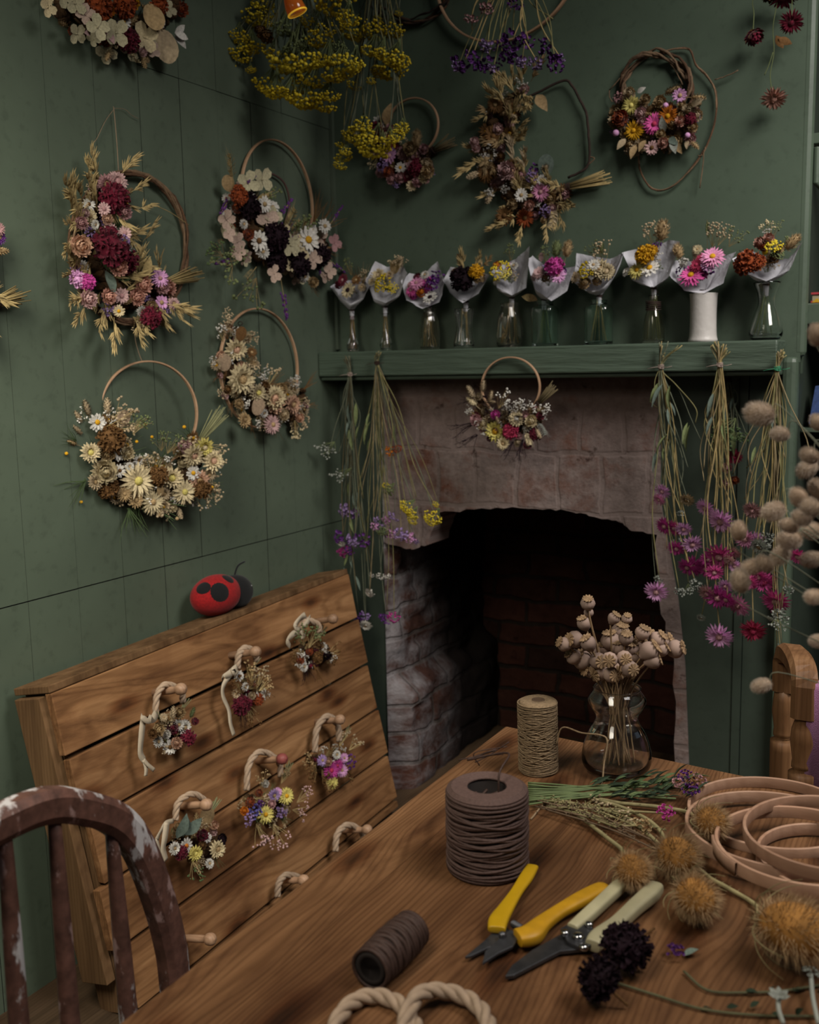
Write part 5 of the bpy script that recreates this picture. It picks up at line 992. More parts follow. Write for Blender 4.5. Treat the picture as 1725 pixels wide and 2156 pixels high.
flowers(t, f, """rh 1330 222 19 py py;rh 1335 275 20 gold gold;rh 1378 261 21 hot red;rh 1407 244 20 ora gold;da 1432 201 14 lpk tan;ea 1382 205 50 tan 10;ea 1440 205 46 tan -18;bd 1307 249 16 rust;bd 1350 239 12 ppk;da 1373 311 14 ppk brn;bd 1397 301 11 sal;bd 1433 256 11 sal;pf 1455 251 12 crim;bb 1297 280 7 lpk;bb 1448 285 6 lpk;bb 1402 222 6 lpk;lf 1400 278 28 gry 100;lf 1410 290 26 gg -40;lf 1418 292 30 gry -70;bd 1326 196 12 ltan;bd 1359 210 11 tan;bd 1390 215 13 tan;sc 1302 206 11 dp;lf 1340 305 26 tan -110;bd 1450 232 13 ltan;bd 1436 222 9 tan;lf 1425 300 24 tan -60;lf 1360 295 24 tan 240;bd 1437 242 8 tan;lf 1342 195 18 white 20;bd 1415 262 11 tan;bd 1460 268 10 tan;lf 1318 292 24 ltan 230;bd 1392 282 10 tan;bd 1352 258 10 dp;lf 1455 222 28 ltan 10""", .036, .012, .3)

# little hoop on the mantel front
t = thing('dried_flower_wreath', 'little hoop wreath hung on the mantel front with cream and crimson flowers', 'wreath', SH.at(1075, 815, .003), WG); f = SH
hoop(t, f, 1075, 815, 61, 62, M_hoopg, .012)
fill(t, f, [(1008, 835, 24), (1018, 880, 32), (1050, 905, 36), (1092, 900, 36), (1128, 890, 26), (1128, 858, 10)], [('gy', 10, 24, 'white', 'any'), ('bd', 12, 8, 'crim', 'any'), ('tw', 12, 44, 'dark', 'out'), ('bd', 14, 9, 'ltan', 'any'), ('bd', 10, 9, 'dp', 'any'), ('sc', 10, 9, 'white', 'any'), ('ea', 5, 26, 'ltan', 'out')], back='brn')
flowers(t, f, """st 1044 908 21 py gold;bd 1018 892 12 cream;bd 1003 885 12 dp;bd 1044 873 10 mag;st 1088 882 16 cream white;pf 1077 908 17 red;bd 1119 887 13 cream;wh 1128 880 40 gry -50;wh 1105 900 36 cream -70;st 1060 934 13 cream tan;bd 1112 936 9 crim;pf 1128 916 12 crim;ea 1006 850 38 ltan 110;ea 1015 840 38 ltan 80;ea 1012 862 34 cream 140;ea 1030 860 36 ltan 70;gy 1050 860 36 white 60;sc 1091 853 10 white;sc 1067 860 10 white;gy 1081 870 34 white 45;tw 1000 890 56 dark 200;tw 1005 915 50 dark 230;tw 1080 930 40 dark 270;bd 1030 880 8 ltan;bd 1060 890 9 brn""", .02, .018)
stems(t, f.at(1126, 858, .014), f.at(1166, 812, .016), 22, .004, .016, M_strawd, tie=M_wire)

# bare rings at the top, and the string of red strawflowers
t = thing('vine_ring', 'bare dark vine ring on the wall at the top, beside the yellow yarrow', 'ring', BW.at(862, -40)); vine(t, pxring(BW, 862, -45, 92, 88, .014), 5, .010, .003, [M_vdk, M_vine])
t = thing('wooden_hoop', 'large plain wooden hoop at the top behind the hanging purple flowers', 'hoop', BW.at(1065, -60)); hoop(t, BW, 1065, -68, 148, 146, M_hoopg, .02, .012, .005, 'wooden_band')
t = thing('strawflower_strand', 'hanging strand of dark red and pink strawflowers by the right wall edge', 'dried flowers', BW.at(1635, -20))
for q in (((1650, -60), (1634, 20), (1628, 60), (1630, 110), (1622, 160), (1629, 205)), ((1655, -60), (1590, -10), (1588, 30), (1586, 68)), ((1664, -60), (1668, 0), (1667, 40)), ((1628, 110), (1618, 140), (1610, 158))):
    mb = MB(); mb.tube(curve([BW.at(x, y, .045) for x, y in q], 5), .0011, 5); mb.build('stem', cm('gst'), t)
for ty, x, y, r, c, n in (('bd', 1587, 75, 17, 'crim', (.5, -.3, -.8)), ('rh', 1667, 47, 22, 'crim', (.1, -.7, -.6)), ('rh', 1630, 208, 23, 'sal', (.1, -.6, -.7)), ('rh', 1650, -8, 28, 'crim', (0, -.5, -.9)), ('bd', 1625, -20, 20, 'brn', (0, -.5, -.9))): p = BW.at(x, y, .05); flower(t, ty, p, n, px2m(p, r * 1.1), c, c)
for x, y, a in ((1627, 190, 250), (1631, 188, 280), (1634, 75, 300), (1586, 60, 240), (1640, 80, 330)): p = BW.at(x, y, .045); flower(t, 'lf', p, -BW.n, px2m(p, 26), 'brn', None, BW.dir(a))

# ------------------------------------------------------------------ mini wreaths on the pallet pegs
f = PAL
def mini(label, ring_, spec, fills, path, stem=None, ribbons=(), c=None):
    """ring_: (left base x,y, top x,y, right base x,y)"""
    lx, ly, tx, ty, rx, ry = ring_; t = thing('mini_wreath', label, 'wreath', f.at(tx, ty, .04), 'mini wreaths on the pallet pegs')
    cv = curve([f.at(lx, ly, .034), f.at(lx + (tx - lx) * .18, ly + (ty - ly) * .66, .04), f.at(tx, ty, .045), f.at(rx - (rx - tx) * .12, ry + (ty - ry) * .62, .044), f.at(rx, ry, .036)], 9)
    rope(t, cv, px2m(cv[0], 6.5), 3, 3, M_rope, 'cord_loop', False, PALN)
    if path:
        fill(t, f, path, fills, .022); flowers(t, f, spec, .034, .016)
    if stem: x0, y0, x1, y1, n = stem; stems(t, f.at(x0, y0, .036), f.at(x1, y1, .040), n, .002, .009, M_strg, rad=.0009)
    for pts, wd in ribbons:
        P_ = curve([f.at(x, y, .042 + dz) for x, y, dz in pts], 6); mb = MB(); vs = []
        for i, p in enumerate(P_): d = (P_[min(i + 1, len(P_) - 1)] - P_[max(0, i - 1)]).normalized(); s = (d.cross(PALN + V((0, .0, .3 * sin(i * .4)))).normalized()) * px2m(p, wd) / 2; vs += [p - s, p + s]
        mb.add(vs, [[2 * i, 2 * i + 1, 2 * i + 3, 2 * i + 2] for i in range(len(P_) - 1)]); o = mb.build('ribbon', M_ribbon, t); m_ = o.modifiers.new('Solid', 'SOLIDIFY'); m_.thickness = .0007
    return t
F1 = [('gy', 10, 24, 'ltan', 'out'), ('bd', 10, 7, 'tan', 'any'), ('bl', 5, 26, 'gst', 'out')]
FD = [('gy', 12, 24, 'brn', 'out'), ('bd', 8, 6, 'crim', 'any'), ('tw', 6, 34, 'brn', 'out'), ('gy', 6, 20, 'white', 'any')]
mini('mini wreath at the upper left of the pallet, white and dark red flowers, ribbon tail', (327, 1508, 350, 1441, 385, 1478), 'st 388 1532 16 white tan;st 376 1526 13 white tan;pf 396 1553 16 crim;da 358 1573 15 white brn;st 333 1562 12 white tan;bd 350 1546 9 white;bd 362 1533 13 crim;bd 333 1537 13 tan;ea 362 1528 36 ltan 85;bd 378 1500 12 tan;ea 342 1525 32 gst 110;ea 396 1522 30 gst 60;bd 371 1565 12 pea;bd 410 1519 8 crim;bd 320 1545 10 brn;rh 345 1510 9 ltan tan', F1, [(335, 1520, 18), (345, 1545, 32), (370, 1548, 34), (392, 1528, 22)], (384, 1492, 396, 1470, 8),
     ((((326, 1512, .004), (312, 1518, .010), (300, 1510, .008), (300, 1506, .0)), 12), (((302, 1512, .004), (298, 1550, .004), (296, 1585, .002), (304, 1602, .0)), 15), (((303, 1600, .004), (308, 1618, .004), (307, 1634, .002)), 10), (((303, 1600, .006), (314, 1612, .006), (325, 1622, .002)), 9), (((330, 1500, .006), (322, 1514, .012), (312, 1512, .010)), 16)))
mini('mini wreath at the upper middle of the pallet with a long curled ribbon tail', (500, 1408, 517, 1364, 540, 1392), 'da 503 1423 11 white dark;st 516 1446 9 white tan;da 497 1461 10 ltan tan;pf 507 1484 20 crim;rh 521 1480 13 crim dp;pf 543 1472 12 rust;gy 540 1450 44 ltan 60;gy 545 1455 40 tan 30;gy 530 1440 40 tan 75;st 553 1463 6 white tan;bd 530 1465 8 ltan;tw 510 1490 44 dark 265;gy 520 1485 40 brn 280', FD, [(505, 1425, 16), (512, 1455, 28), (530, 1465, 30), (550, 1440, 18)], (536, 1402, 543, 1384, 7),
     ((((498, 1405, .004), (484, 1418, .012), (472, 1425, .01), (470, 1428, .0)), 14), (((492, 1412, .01), (472, 1440, .010), (470, 1465, .008), (482, 1495, .006), (486, 1525, .006), (493, 1548, .004)), 10), (((500, 1404, .008), (492, 1412, .014), (500, 1420, .01)), 14)))
mini('mini wreath at the upper right of the pallet, dark grasses and a cream bow', (633, 1338, 646, 1306, 672, 1330), 'st 680 1361 9 white tan;st 640 1404 10 white tan;bd 651 1372 8 rust;bd 631 1390 9 rust;gy 640 1360 44 gst 110;gy 650 1365 40 gst 60;tw 660 1400 44 brn 280;tw 645 1405 40 dark 250;bd 690 1380 9 dark;gy 690 1378 34 brn 10;bd 665 1395 8 crim;pf 668 1385 12 brn;bl 635 1355 30 gst 140', FD, [(632, 1360, 16), (645, 1385, 28), (670, 1385, 28), (688, 1365, 16)], (668, 1345, 683, 1318, 14),
     ((((632, 1328, .006), (622, 1318, .012), (634, 1300, .012), (644, 1294, .008)), 12), (((632, 1326, .006), (616, 1336, .012), (606, 1350, .01), (612, 1362, .004)), 12), (((634, 1328, .008), (640, 1338, .01), (636, 1346, .006)), 11), (((640, 1320, .008), (650, 1306, .012), (654, 1298, .006)), 10)))
mini('mini wreath at the right end of the pallet, magenta and lilac flowers, one yellow', (663, 1584, 690, 1508, 714, 1560), 'rh 697 1622 19 mag red;rh 710 1612 14 mag red;rh 679 1601 12 lil tan;rh 720 1622 13 lpk tan;rh 725 1596 10 lpk tan;st 709 1589 9 white tan;rh 700 1647 14 py py;sc 737 1604 15 pur;bd 690 1604 9 pea;gy 665 1610 40 brn 200;gy 660 1600 36 tan 170;bd 705 1573 7 white;bd 650 1600 9 brn;gy 715 1572 30 ltan 60;gy 735 1580 30 ltan 30', FD, [(663, 1592, 14), (675, 1612, 28), (705, 1615, 30), (730, 1598, 18)], (722, 1560, 736, 1528, 5))
mini('mini wreath in the middle of the pallet with two lemon yellow strawflowers', (519, 1664, 549, 1583, 591, 1634), 'rh 603 1676 18 py gold;rh 559 1715 19 py gold;st 577 1675 13 lil tan;rh 585 1668 10 lpk tan;sc 534 1708 17 blu;sc 545 1695 12 pur;sc 591 1708 15 lil;sc 522 1727 14 lil;bd 514 1708 9 ora;bd 571 1693 9 dp;gy 625 1690 36 ppk 20;gy 575 1735 44 ppk 280;gy 540 1735 44 ppk 250;gy 615 1705 34 ppk -30;bd 558 1650 8 white;gy 550 1660 34 tan 100;bd 545 1670 8 rust;bd 526 1688 10 rust;gy 592 1650 34 tan 60', F1, [(522, 1675, 18), (535, 1705, 36), (570, 1705, 40), (602, 1685, 26)], (598, 1640, 610, 1605, 12))
mini('lower left mini wreath on the pallet, white daisies, eucalyptus and folded ribbon', (369, 1727, 404, 1672, 434, 1708), 'da 392 1781 16 white ora;st 367 1786 13 white tan;st 411 1797 15 py py;da 436 1764 10 white dark;st 458 1788 17 cream tan;st 441 1818 10 white tan;lf 372 1765 46 gg 60;lf 385 1762 40 gg 80;lf 390 1758 40 gg 30;bd 426 1759 12 crim;ea 414 1748 32 tan 80;bd 451 1737 9 pea;bd 466 1766 11 dark;pf 464 1776 10 dark;bd 449 1752 8 ppk;lu 434 1740 36 tan 80;gy 405 1810 36 grn 260;pf 380 1795 14 crim;bd 425 1780 9 brn', F1, [(372, 1740, 16), (385, 1775, 32), (425, 1785, 36), (456, 1765, 24)], (440, 1715, 458, 1682, 22),
     ((((366, 1728, .004), (350, 1733, .01), (338, 1752, .01), (330, 1768, .006)), 10), (((352, 1732, .012), (347, 1765, .012), (344, 1790, .008), (350, 1812, .004)), 15), (((330, 1766, .006), (336, 1790, .008), (346, 1808, .004)), 9)))
mini('mini wreath by the table edge, lower right of pallet, only its cord loop showing', (706, 1792, 733, 1737, 765, 1775), '', [], None)
mini('mini wreath half hidden behind the table edge, lower middle of the pallet', (584, 1888, 607, 1842, 650, 1880), '', [], None)
# ------------------------------------------------------------------ posies in vases along the mantel
ZS = 1.3716; VY = YS + .052
VF = Frame((0, VY, 0), (0, -1, 0))
M_paper = bpy.data.materials.new('white_tissue_paper'); nt, N, L, b_ = nodes(M_paper)
pr = ramp(N, [(.3, (.36, .355, .385)), (.7, (.48, .475, .505))]); L.new(noise(N, L, mapping(N, L, (1, 1, 1)), 18, 3), pr.inputs['Fac']); L.new(pr.outputs['Color'], b_.inputs['Base Color'])
b_.inputs['Roughness'].default_value = .7; b_.inputs['Subsurface Weight'].default_value = 0
bump(N, L, b_, noise(N, L, mapping(N, L, (1, 1, 1)), 45, 3), .5, .006)
M_cer = plain('white_ceramic', (.66, .62, .58), .45, .06, 25, bump=.25, bscale=60, spec=.5)
G_amber = glass('smoky_glass', (.92, .88, .80)); G_pink = glass('blush_glass', (.95, .85, .84))
def posy(label, vlabel, bx, vprof, gm, neck, rim, spec, vs_=dict(), hgt=0.0):
    """vase standing on the mantel and the paper-wrapped posy in it; rim: 8 photo points, left -> front -> right -> back"""
    p = VF.at(bx, 725); base = V((p.x, VY, ZS))
    v, sm = vase('ceramic_vase' if gm is M_cer else 'bud_vase', vlabel, base, bx, vprof, gm, 'little vases on the mantel', **vs_)
    t = thing('dried_flower_posy', label, 'posy', VF.at(*neck), 'paper-wrapped posies in the mantel vases')
    offs = (.0, .026, .034, .026, 0, -.024, -.032, -.024); R = []
    for (x, y), o in zip(rim, offs): R.append(VF.at(x, y, o))
    k = 48; nk = VF.at(*neck); rn = .0065
    ringp = [R[i // 6].lerp(R[(i // 6 + 1) % 8], (i % 6) / 6) for i in range(k)]
    vs = []; rows = 9
    for r in range(rows):
        s = r / (rows - 1)
        for i in range(k):
            a = pi + 2 * pi * i / k; q = nk + V((cos(a) * rn, sin(a) * rn, 0)); e = ringp[i]; m = q.lerp(e, s); bulge = sin(pi * s) * .006
            out = V((m.x - nk.x, m.y - nk.y, 0)); out = out.normalized() if out.length > 1e-5 else V()
            cr = mn.noise(V((cos(a) * 2.2, sin(a) * 2.2, s * 1.6 + bx))) * .007 * s + mn.noise(V((cos(a) * 7, sin(a) * 7, s * 3 + bx))) * .0022
            vs.append(m + out * (bulge + cr))
    mb = MB(); mb.add(vs, [[r * k + i, r * k + (i + 1) % k, (r + 1) * k + (i + 1) % k, (r + 1) * k + i] for r in range(rows - 1) for i in range(k)])
    low = nk + V((0, 0, -.028)); l0 = len(mb.v); mb.v += [low + V((cos(pi + 2 * pi * i / k), sin(pi + 2 * pi * i / k), 0)) * .0058 + V((0, 0, .006 * mn.noise(V((i * .5, bx, 0))))) for i in range(k)]
    for i in range(k): mb.f.append([l0 + i, l0 + (i + 1) % k, (i + 1) % k, i]); mb.m.append(0)
    mb.build('paper_wrap', M_paper, t)
    mb = MB(); [mb.loop([nk + V((cos(a) * (rn + .0012), sin(a) * (rn + .0012), -.003 + .0015 * j + .0006 * sin(2 * a))) for a in [2 * pi * i / 16 for i in range(16)]], .0008, 5) for j in range(4)]
    mb.tube(curve([nk + V((0, -rn - .001, 0)), nk + V((.008, -rn - .008, -.002)), nk + V((.014, -rn - .006, -.014))], 5), .0007, 4); mb.build('twine_tie', M_wire, t)
    bz = ZS + .009; rb = max(.003, sm[len(sm) // 6][0] - .005)
    mb = MB(); [mb.tube([nk + V((rnd.uniform(-.004, .004), rnd.uniform(-.004, .004), 0)), V((base.x + rb * cos(q) * .8, base.y + rb * sin(q) * .8, bz))], .0009, 4) for q in [rnd.random() * 6.28 for _ in range(9)]]; mb.build('stems', M_straw if bx % 2 else cm('gst'), t)
    cx = sum(x for x, y in rim) / 8; cy = sum(y for x, y in rim) / 8
    for _ in range(7): flower(t, 'gy', nk.lerp(VF.at(cx, cy), .6) + jit(.006), VF.n, rnd.uniform(.018, .028), rnd.choice(('gst', 'ltan', 'tan')), 'gst', V((rnd.uniform(-.6, .6), -.2, 1)))
    for ty, x, y, r, c, ex in parse(spec):
        p = VF.at(x, y, rnd.uniform(.026, .034) if ty in ('da', 'rh', 'pf', 'ya') and r > 12 else rnd.uniform(.008, .02) if ty not in LONG else -.004); s = px2m(p, r) * (.7 if ty == 'gy' else .9 if ty in LONG else 1.04)
        if ty in LONG: flower(t, ty, p, VF.n + jit(.2), s, c, 'str' if ty in ('gy', 'lv') else None, VF.dir(float(ex or 90), .1))
        else: flower(t, ty, p, VF.n + V(((x - cx) * .01, 0, .5)) + jit(.2), s, c, ex)
posy('posy at far left end of mantel with a white daisy, dark centre', 'narrow bud vase first from the left on the mantel', 743, [(11, 736), (13, 728), (9, 716), (5, 700), (4, 680), (6, 665)], G_pink, (741, 652), [(697, 603), (712, 620), (738, 640), (768, 625), (786, 590), (770, 585), (738, 590), (712, 592)],
     'da 733 611 15 cream dark;rh 722 590 13 crim dp;bd 715 600 9 crim;bl 765 598 44 tan 70;bl 755 595 40 brn 100;gy 762 600 40 ltan 60;st 762 605 8 ltan tan;rh 750 590 11 brn tan;gy 740 580 44 gst 110', dict(wall=.0012))
posy('posy second from left on the mantel, yellow yarrow against grey-white paper', 'slim flared bud vase second from the left on the mantel', 813, [(11, 734), (13, 726), (9, 712), (5, 694), (5, 672), (8, 660)], G_clear, (811, 645), [(768, 590), (785, 628), (812, 638), (842, 622), (858, 575), (846, 556), (815, 562), (790, 550)],
     'ya 806 597 18 gold gst;ya 827 607 11 yel gst;st 797 580 14 cream ltan;st 785 592 10 cream tan;gy 835 575 44 ltan 60;ea 842 575 34 ltan 75;st 820 580 9 ltan tan;gy 830 570 40 cream 80;lu 828 578 30 tan 70', dict(wall=.0012))
posy('posy third from left on the mantel, magenta, purple and white flowers', 'ribbed jar third from the left on the mantel', 905, [(20, 735), (21, 722), (20, 695), (17, 672), (12, 658), (13, 650)], G_amber, (904, 644), [(846, 592), (855, 632), (890, 650), (925, 636), (938, 590), (922, 550), (890, 580), (862, 575)],
     'rh 877 596 15 pink dp;rh 866 612 13 hot dp;da 884 605 10 pink dp;rh 868 600 12 dp dp;sc 917 588 18 pur;sc 910 600 13 pur;bd 889 617 10 ora;da 906 626 15 white dark;st 895 579 9 white tan;rh 898 592 12 mag dp;bd 872 622 9 mag;bd 903 610 9 mag;bd 880 585 9 crim', dict(ribs=12))
posy('posy fourth from left on the mantel, one near-black flower and oats', 'cut glass tumbler vase fourth from the left on the mantel', 977, [(21, 735), (22, 728), (19, 712), (16, 690), (18, 665), (20, 650)], G_clear, (981, 634), [(934, 590), (945, 615), (975, 638), (1008, 618), (1030, 578), (1010, 574), (975, 566), (948, 562)],
     'pf 976 589 24 dark;pf 962 580 13 dark;pf 1003 572 14 gold;pf 1008 584 12 tan;oa 980 575 48 str 100;oa 998 568 40 str 60;oa 1012 565 36 tan 40;rh 958 572 10 brn tan;ea 972 570 34 tan 100', dict(ribs=16))
posy('posy fifth from left on the mantel, yellow flowers behind a tall folded paper point', 'tall ribbed glass vase fifth from the left on the mantel', 1073, [(25, 735), (27, 722), (26, 695), (23, 668), (17, 648), (18, 638)], G_amber, (1078, 626), [(1034, 572), (1046, 605), (1078, 622), (1108, 606), (1117, 518), (1088, 545), (1062, 556), (1044, 552)],
     'ya 1053 571 19 yel gst;ya 1064 580 13 py gst;rh 1046 592 9 white tan;rh 1076 562 10 lpk tan;st 1082 560 9 white tan;bd 1048 560 9 ora;gy 1075 550 44 gst 90;tw 1060 585 28 dark 140', dict(ribs=18))
posy('posy sixth from left on the mantel, purple and lilac flowers with two bunny tails', 'square green-tinted jar sixth from the left on the mantel', 1148, [(23, 731), (24, 725), (24, 690), (24, 652), (15, 642), (15, 634)], G_green, (1146, 630), [(1110, 548), (1128, 608), (1160, 634), (1195, 612), (1213, 560), (1188, 565), (1150, 560), (1120, 538)],
     'pf 1168 562 18 mag;sc 1176 556 13 mag;rh 1175 580 16 lpk dp;rh 1136 573 14 ppk dp;rh 1128 582 11 ppk tan;bd 1150 585 10 tan;bn 1168 558 46 gst 80;bn 1188 558 46 tan 75;sc 1150 566 11 lil;bd 1184 572 9 pur;lf 1130 628 30 str 170;lf 1132 632 26 tan 150;gy 1150 555 44 gst 100;lf 1140 552 22 ppk 80', dict(sq=.8))
posy('posy seventh from left on the mantel, cream strawflowers and gold yarrow', 'square glass jar with green base seventh from the left on the mantel', 1261, [(25, 727), (26, 720), (26, 690), (26, 650), (15, 640), (15, 632)], G_green, (1262, 622), [(1206, 590), (1232, 612), (1262, 612), (1292, 585), (1316, 532), (1285, 545), (1250, 540), (1214, 533)],
     'ya 1237 568 17 gold gst;st 1263 567 20 cream tan;st 1277 572 17 cream ltan;da 1213 583 12 ltan tan;bd 1232 597 13 tan;rh 1250 558 13 white tan;ea 1266 548 36 gst 85;gy 1272 560 60 ltan 95;gy 1255 545 40 gst 110;tw 1226 575 30 dark 110;tw 1286 570 26 brn 60;st 1248 578 10 white tan;bd 1258 592 10 tan', dict(sq=.8))
posy('posy eighth from left on the mantel, gold and pale yellow flowers, white daisy', 'slim bottle bound with brown twine, eighth from the left on the mantel', 1376, [(22, 724), (23, 715), (22, 690), (18, 665), (11, 642), (11, 622)], G_amber, (1377, 606), [(1312, 532), (1335, 590), (1375, 606), (1412, 580), (1435, 508), (1408, 505), (1370, 525), (1335, 525)],
     'pf 1360 537 19 gold;pf 1372 530 13 gold;sc 1382 537 13 white;rh 1342 569 18 py gold;da 1368 564 19 white gold;sc 1383 521 11 pur;bn 1388 530 60 tan 80;st 1320 573 10 white tan;gy 1376 520 60 ltan 95;rh 1350 552 10 lil tan;gy 1382 512 48 ltan 80', dict())
posy('posy ninth from left on the mantel, bright pink daisies in white paper', 'wobbly white ceramic vase ninth from the left on the mantel', 1480, [(29, 720), (30, 716), (28, 706), (27, 680), (27, 650), (28, 625), (29, 618)], M_cer, (1481, 612), [(1402, 572), (1440, 612), (1482, 618), (1525, 596), (1548, 530), (1512, 545), (1470, 552), (1425, 548)],
     'rh 1456 580 25 hot gold;rh 1501 541 23 pink gold;rh 1467 558 15 red red;rh 1492 558 15 lpk tan;sc 1440 553 11 white;bd 1440 556 8 white;ea 1467 560 40 ltan 95;rh 1469 525 10 cream tan;sc 1487 572 15 pur;pf 1480 578 11 mag;sc 1433 572 11 pur;bn 1437 560 44 tan 105;gy 1500 520 60 ltan 75;gy 1512 518 56 ltan 60;lv 1490 530 60 gst 90;gy 1535 520 50 gst 55;rh 1478 545 12 red red', dict(wall=.003))
posy('posy at far right end of mantel, rust red flower and orange buds', 'waisted clear glass vase at the right end of the mantel', 1612, [(28, 721), (34, 706), (33, 690), (24, 660), (17, 638), (20, 615), (28, 594)], G_clear, (1614, 598), [(1542, 545), (1575, 578), (1614, 592), (1662, 570), (1692, 508), (1660, 545), (1610, 540), (1570, 525)],
     'pf 1573 552 24 rust;pf 1592 555 18 rust;rh 1598 556 14 ora rust;bd 1601 512 12 sal;bd 1619 503 11 sal;bd 1608 520 10 rust;bb 1611 531 6 yel;ya 1630 519 15 yel gst;ya 1638 535 12 gst gst;ea 1618 560 38 ltan 85;bn 1640 540 52 tan 45;gy 1618 505 46 cream 95;gy 1628 500 40 gst 80;sc 1616 490 9 white;bd 1640 525 10 tan;bd 1630 545 11 brn;gy 1645 530 40 gst 60', dict())
# brown twine round the eighth bottle
mb = MB(); c = V((VF.at(1376, 650).x, VY, VF.at(1376, 642).z))
for k in range(6): mb.loop([c + V((.0185 * cos(a), .0185 * sin(a), -.012 + .004 * k + .0015 * sin(a + k))) for a in [2 * pi * i / 22 for i in range(22)]], .0012, 5)
o = mb.build('twine_wrap', M_wire, bpy.data.objects['bud_vase.007']); 

CF = Frame((0, 2.22, 0), (0, -1, 0)); CF2 = Frame((0, 2.44, 0), (0, -1, 0))
# ------------------------------------------------------------------ bunches hung by their stalks
M_stgr = plain('stalk_grey_green', (.17, .185, .12), .85, .3, 40); M_stol = plain('stalk_olive', (.28, .25, .10), .85, .3, 40); M_sttan = plain('stalk_tan', (.38, .29, .15), .85, .3, 40)
def bunch(label, fr, tie, tops, heads, mats, tiemat, group='flower bunches hung from the mantel', w=.02, bare=(), name='dried_flower_bunch', rad=.0011, face=None, leaves=0, tang=V((0, 0, -1))):
    """heads: type x y r colour; every head hangs on a stalk that runs up through the tie"""
    t = thing(name, label, 'flower bunch', fr.at(tie[0], tie[1], w), group); n = 0; tp = fr.at(tie[0], tie[1], w)
    def stalk(p, wv=.012):
        a = rnd.choice(tops); top = fr.at(a[0] + rnd.uniform(-5, 5), a[1] + rnd.uniform(-4, 6), w + rnd.uniform(-.006, .008)); tt = tp + jit(.0035)
        wv *= 1.8; m1 = tt.lerp(p, .3) + V((rnd.uniform(-wv, wv) * .5, rnd.uniform(-wv, wv) * .3, 0)); m2 = tt.lerp(p, .66) + V((rnd.uniform(-wv, wv), rnd.uniform(-wv, wv) * .4, 0)); m2.z -= .01
        mb = MB(); mb.tube(curve([top, tt, m1, m2, p], 6), rad * rnd.uniform(.7, 1.25), 5); return mb.build('stem', rnd.choice(mats), t)
    for ty, x, y, r, c, ex in parse(heads):
        p = fr.at(x, y, w + rnd.uniform(-.012, .03)); s = px2m(p, r)
        d = V((rnd.uniform(-.4, .4), -.95 + rnd.uniform(-.25, .2), -.55)) if face is None else V(face) + jit(.25)
        up = (d if ty in LONG else None)
        q = p - d.normalized() * s * (1.4 if ty == 'ya' else .12)
        flower(t, ty, p, d if ty not in LONG else fr.n + jit(.4), s, c, ex or ('gst' if ty in ('ya', 'gy', 'lv') else None), up)
        stalk(q)
    for x, y in bare: stalk(fr.at(x + rnd.uniform(-8, 8), y + rnd.uniform(-10, 10), w + rnd.uniform(-.01, .015)), .02)
    for _ in range(leaves):
        x, y = rnd.choice(bare) if bare else tie; k = rnd.uniform(.25, .9); p = tp.lerp(fr.at(x, y, w), k) + jit(.014); lz = rnd.uniform(.035, .075); flower(t, 'lf', p, fr.n + jit(.8), (lz * .35, lz, lz), 'gst' if rnd.random() < .5 else 'gg', None, V((rnd.uniform(-.4, .4), rnd.uniform(-.4, .2), -1)))
    mb = MB(); rr = .0068
    for k in range(4): mb.loop([tp + V((cos(a) * rr, sin(a) * rr, -.004 + .0026 * k + .001 * sin(a * 2 + k))) for a in [2 * pi * i / 16 for i in range(16)]], .0012, 5)
    for sg in (-1, 1): mb.tube(curve([tp + V((sg * .004, -rr, 0)), tp + V((sg * .018, -rr - .006, -.002)), tp + V((sg * .03, -rr - .004, .001 - .006 * (sg < 0)))], 5), .0008, 4)
    mb.build('twine_tie', tiemat, t)
    if fr in (CF, CF2):
        q = fr.at(tops[0][0], tops[0][1], w); mb = MB(); mb.tube([tp, q, V((q.x, q.y, 2.625))], .0012, 5); mb.build('hanging_string', M_wire, t)
    return t
M_gtie = plain('green_tie', (.05, .28, .14), .6); M_ltie = plain('pale_tie', (.5, .38, .32), .85)
HF = Frame((0, YS - .022, 0), (0, -1, 0))
bunch('leafy grey bunch hung at far left of the mantel with purple statice low down', HF, (737, 788), [(732, 752), (728, 756)], """sc 732 1075 20 lil;sc 745 1078 15 pur;sc 722 1130 19 pur;sc 745 1138 16 lil;sc 765 1135 19 pur;st 718 1142 10 white tan;sc 727 1160 17 mag;sc 735 1158 12 pur;sc 755 1298 16 pur;sc 768 1296 12 lil;st 770 1316 13 white tan;gy 740 985 40 gry;sc 780 1248 10 white;st 779 1250 8 white tan;sc 783 1210 7 white;sc 695 945 9 gry;gy 705 930 40 gry""", [M_stgr, M_strawd, M_stgr], M_ltie, w=0, bare=[(730, 960), (748, 970), (722, 1000), (740, 1080), (752, 900), (715, 950), (745, 1180), (735, 1230), (758, 1250), (728, 1040)], leaves=20)
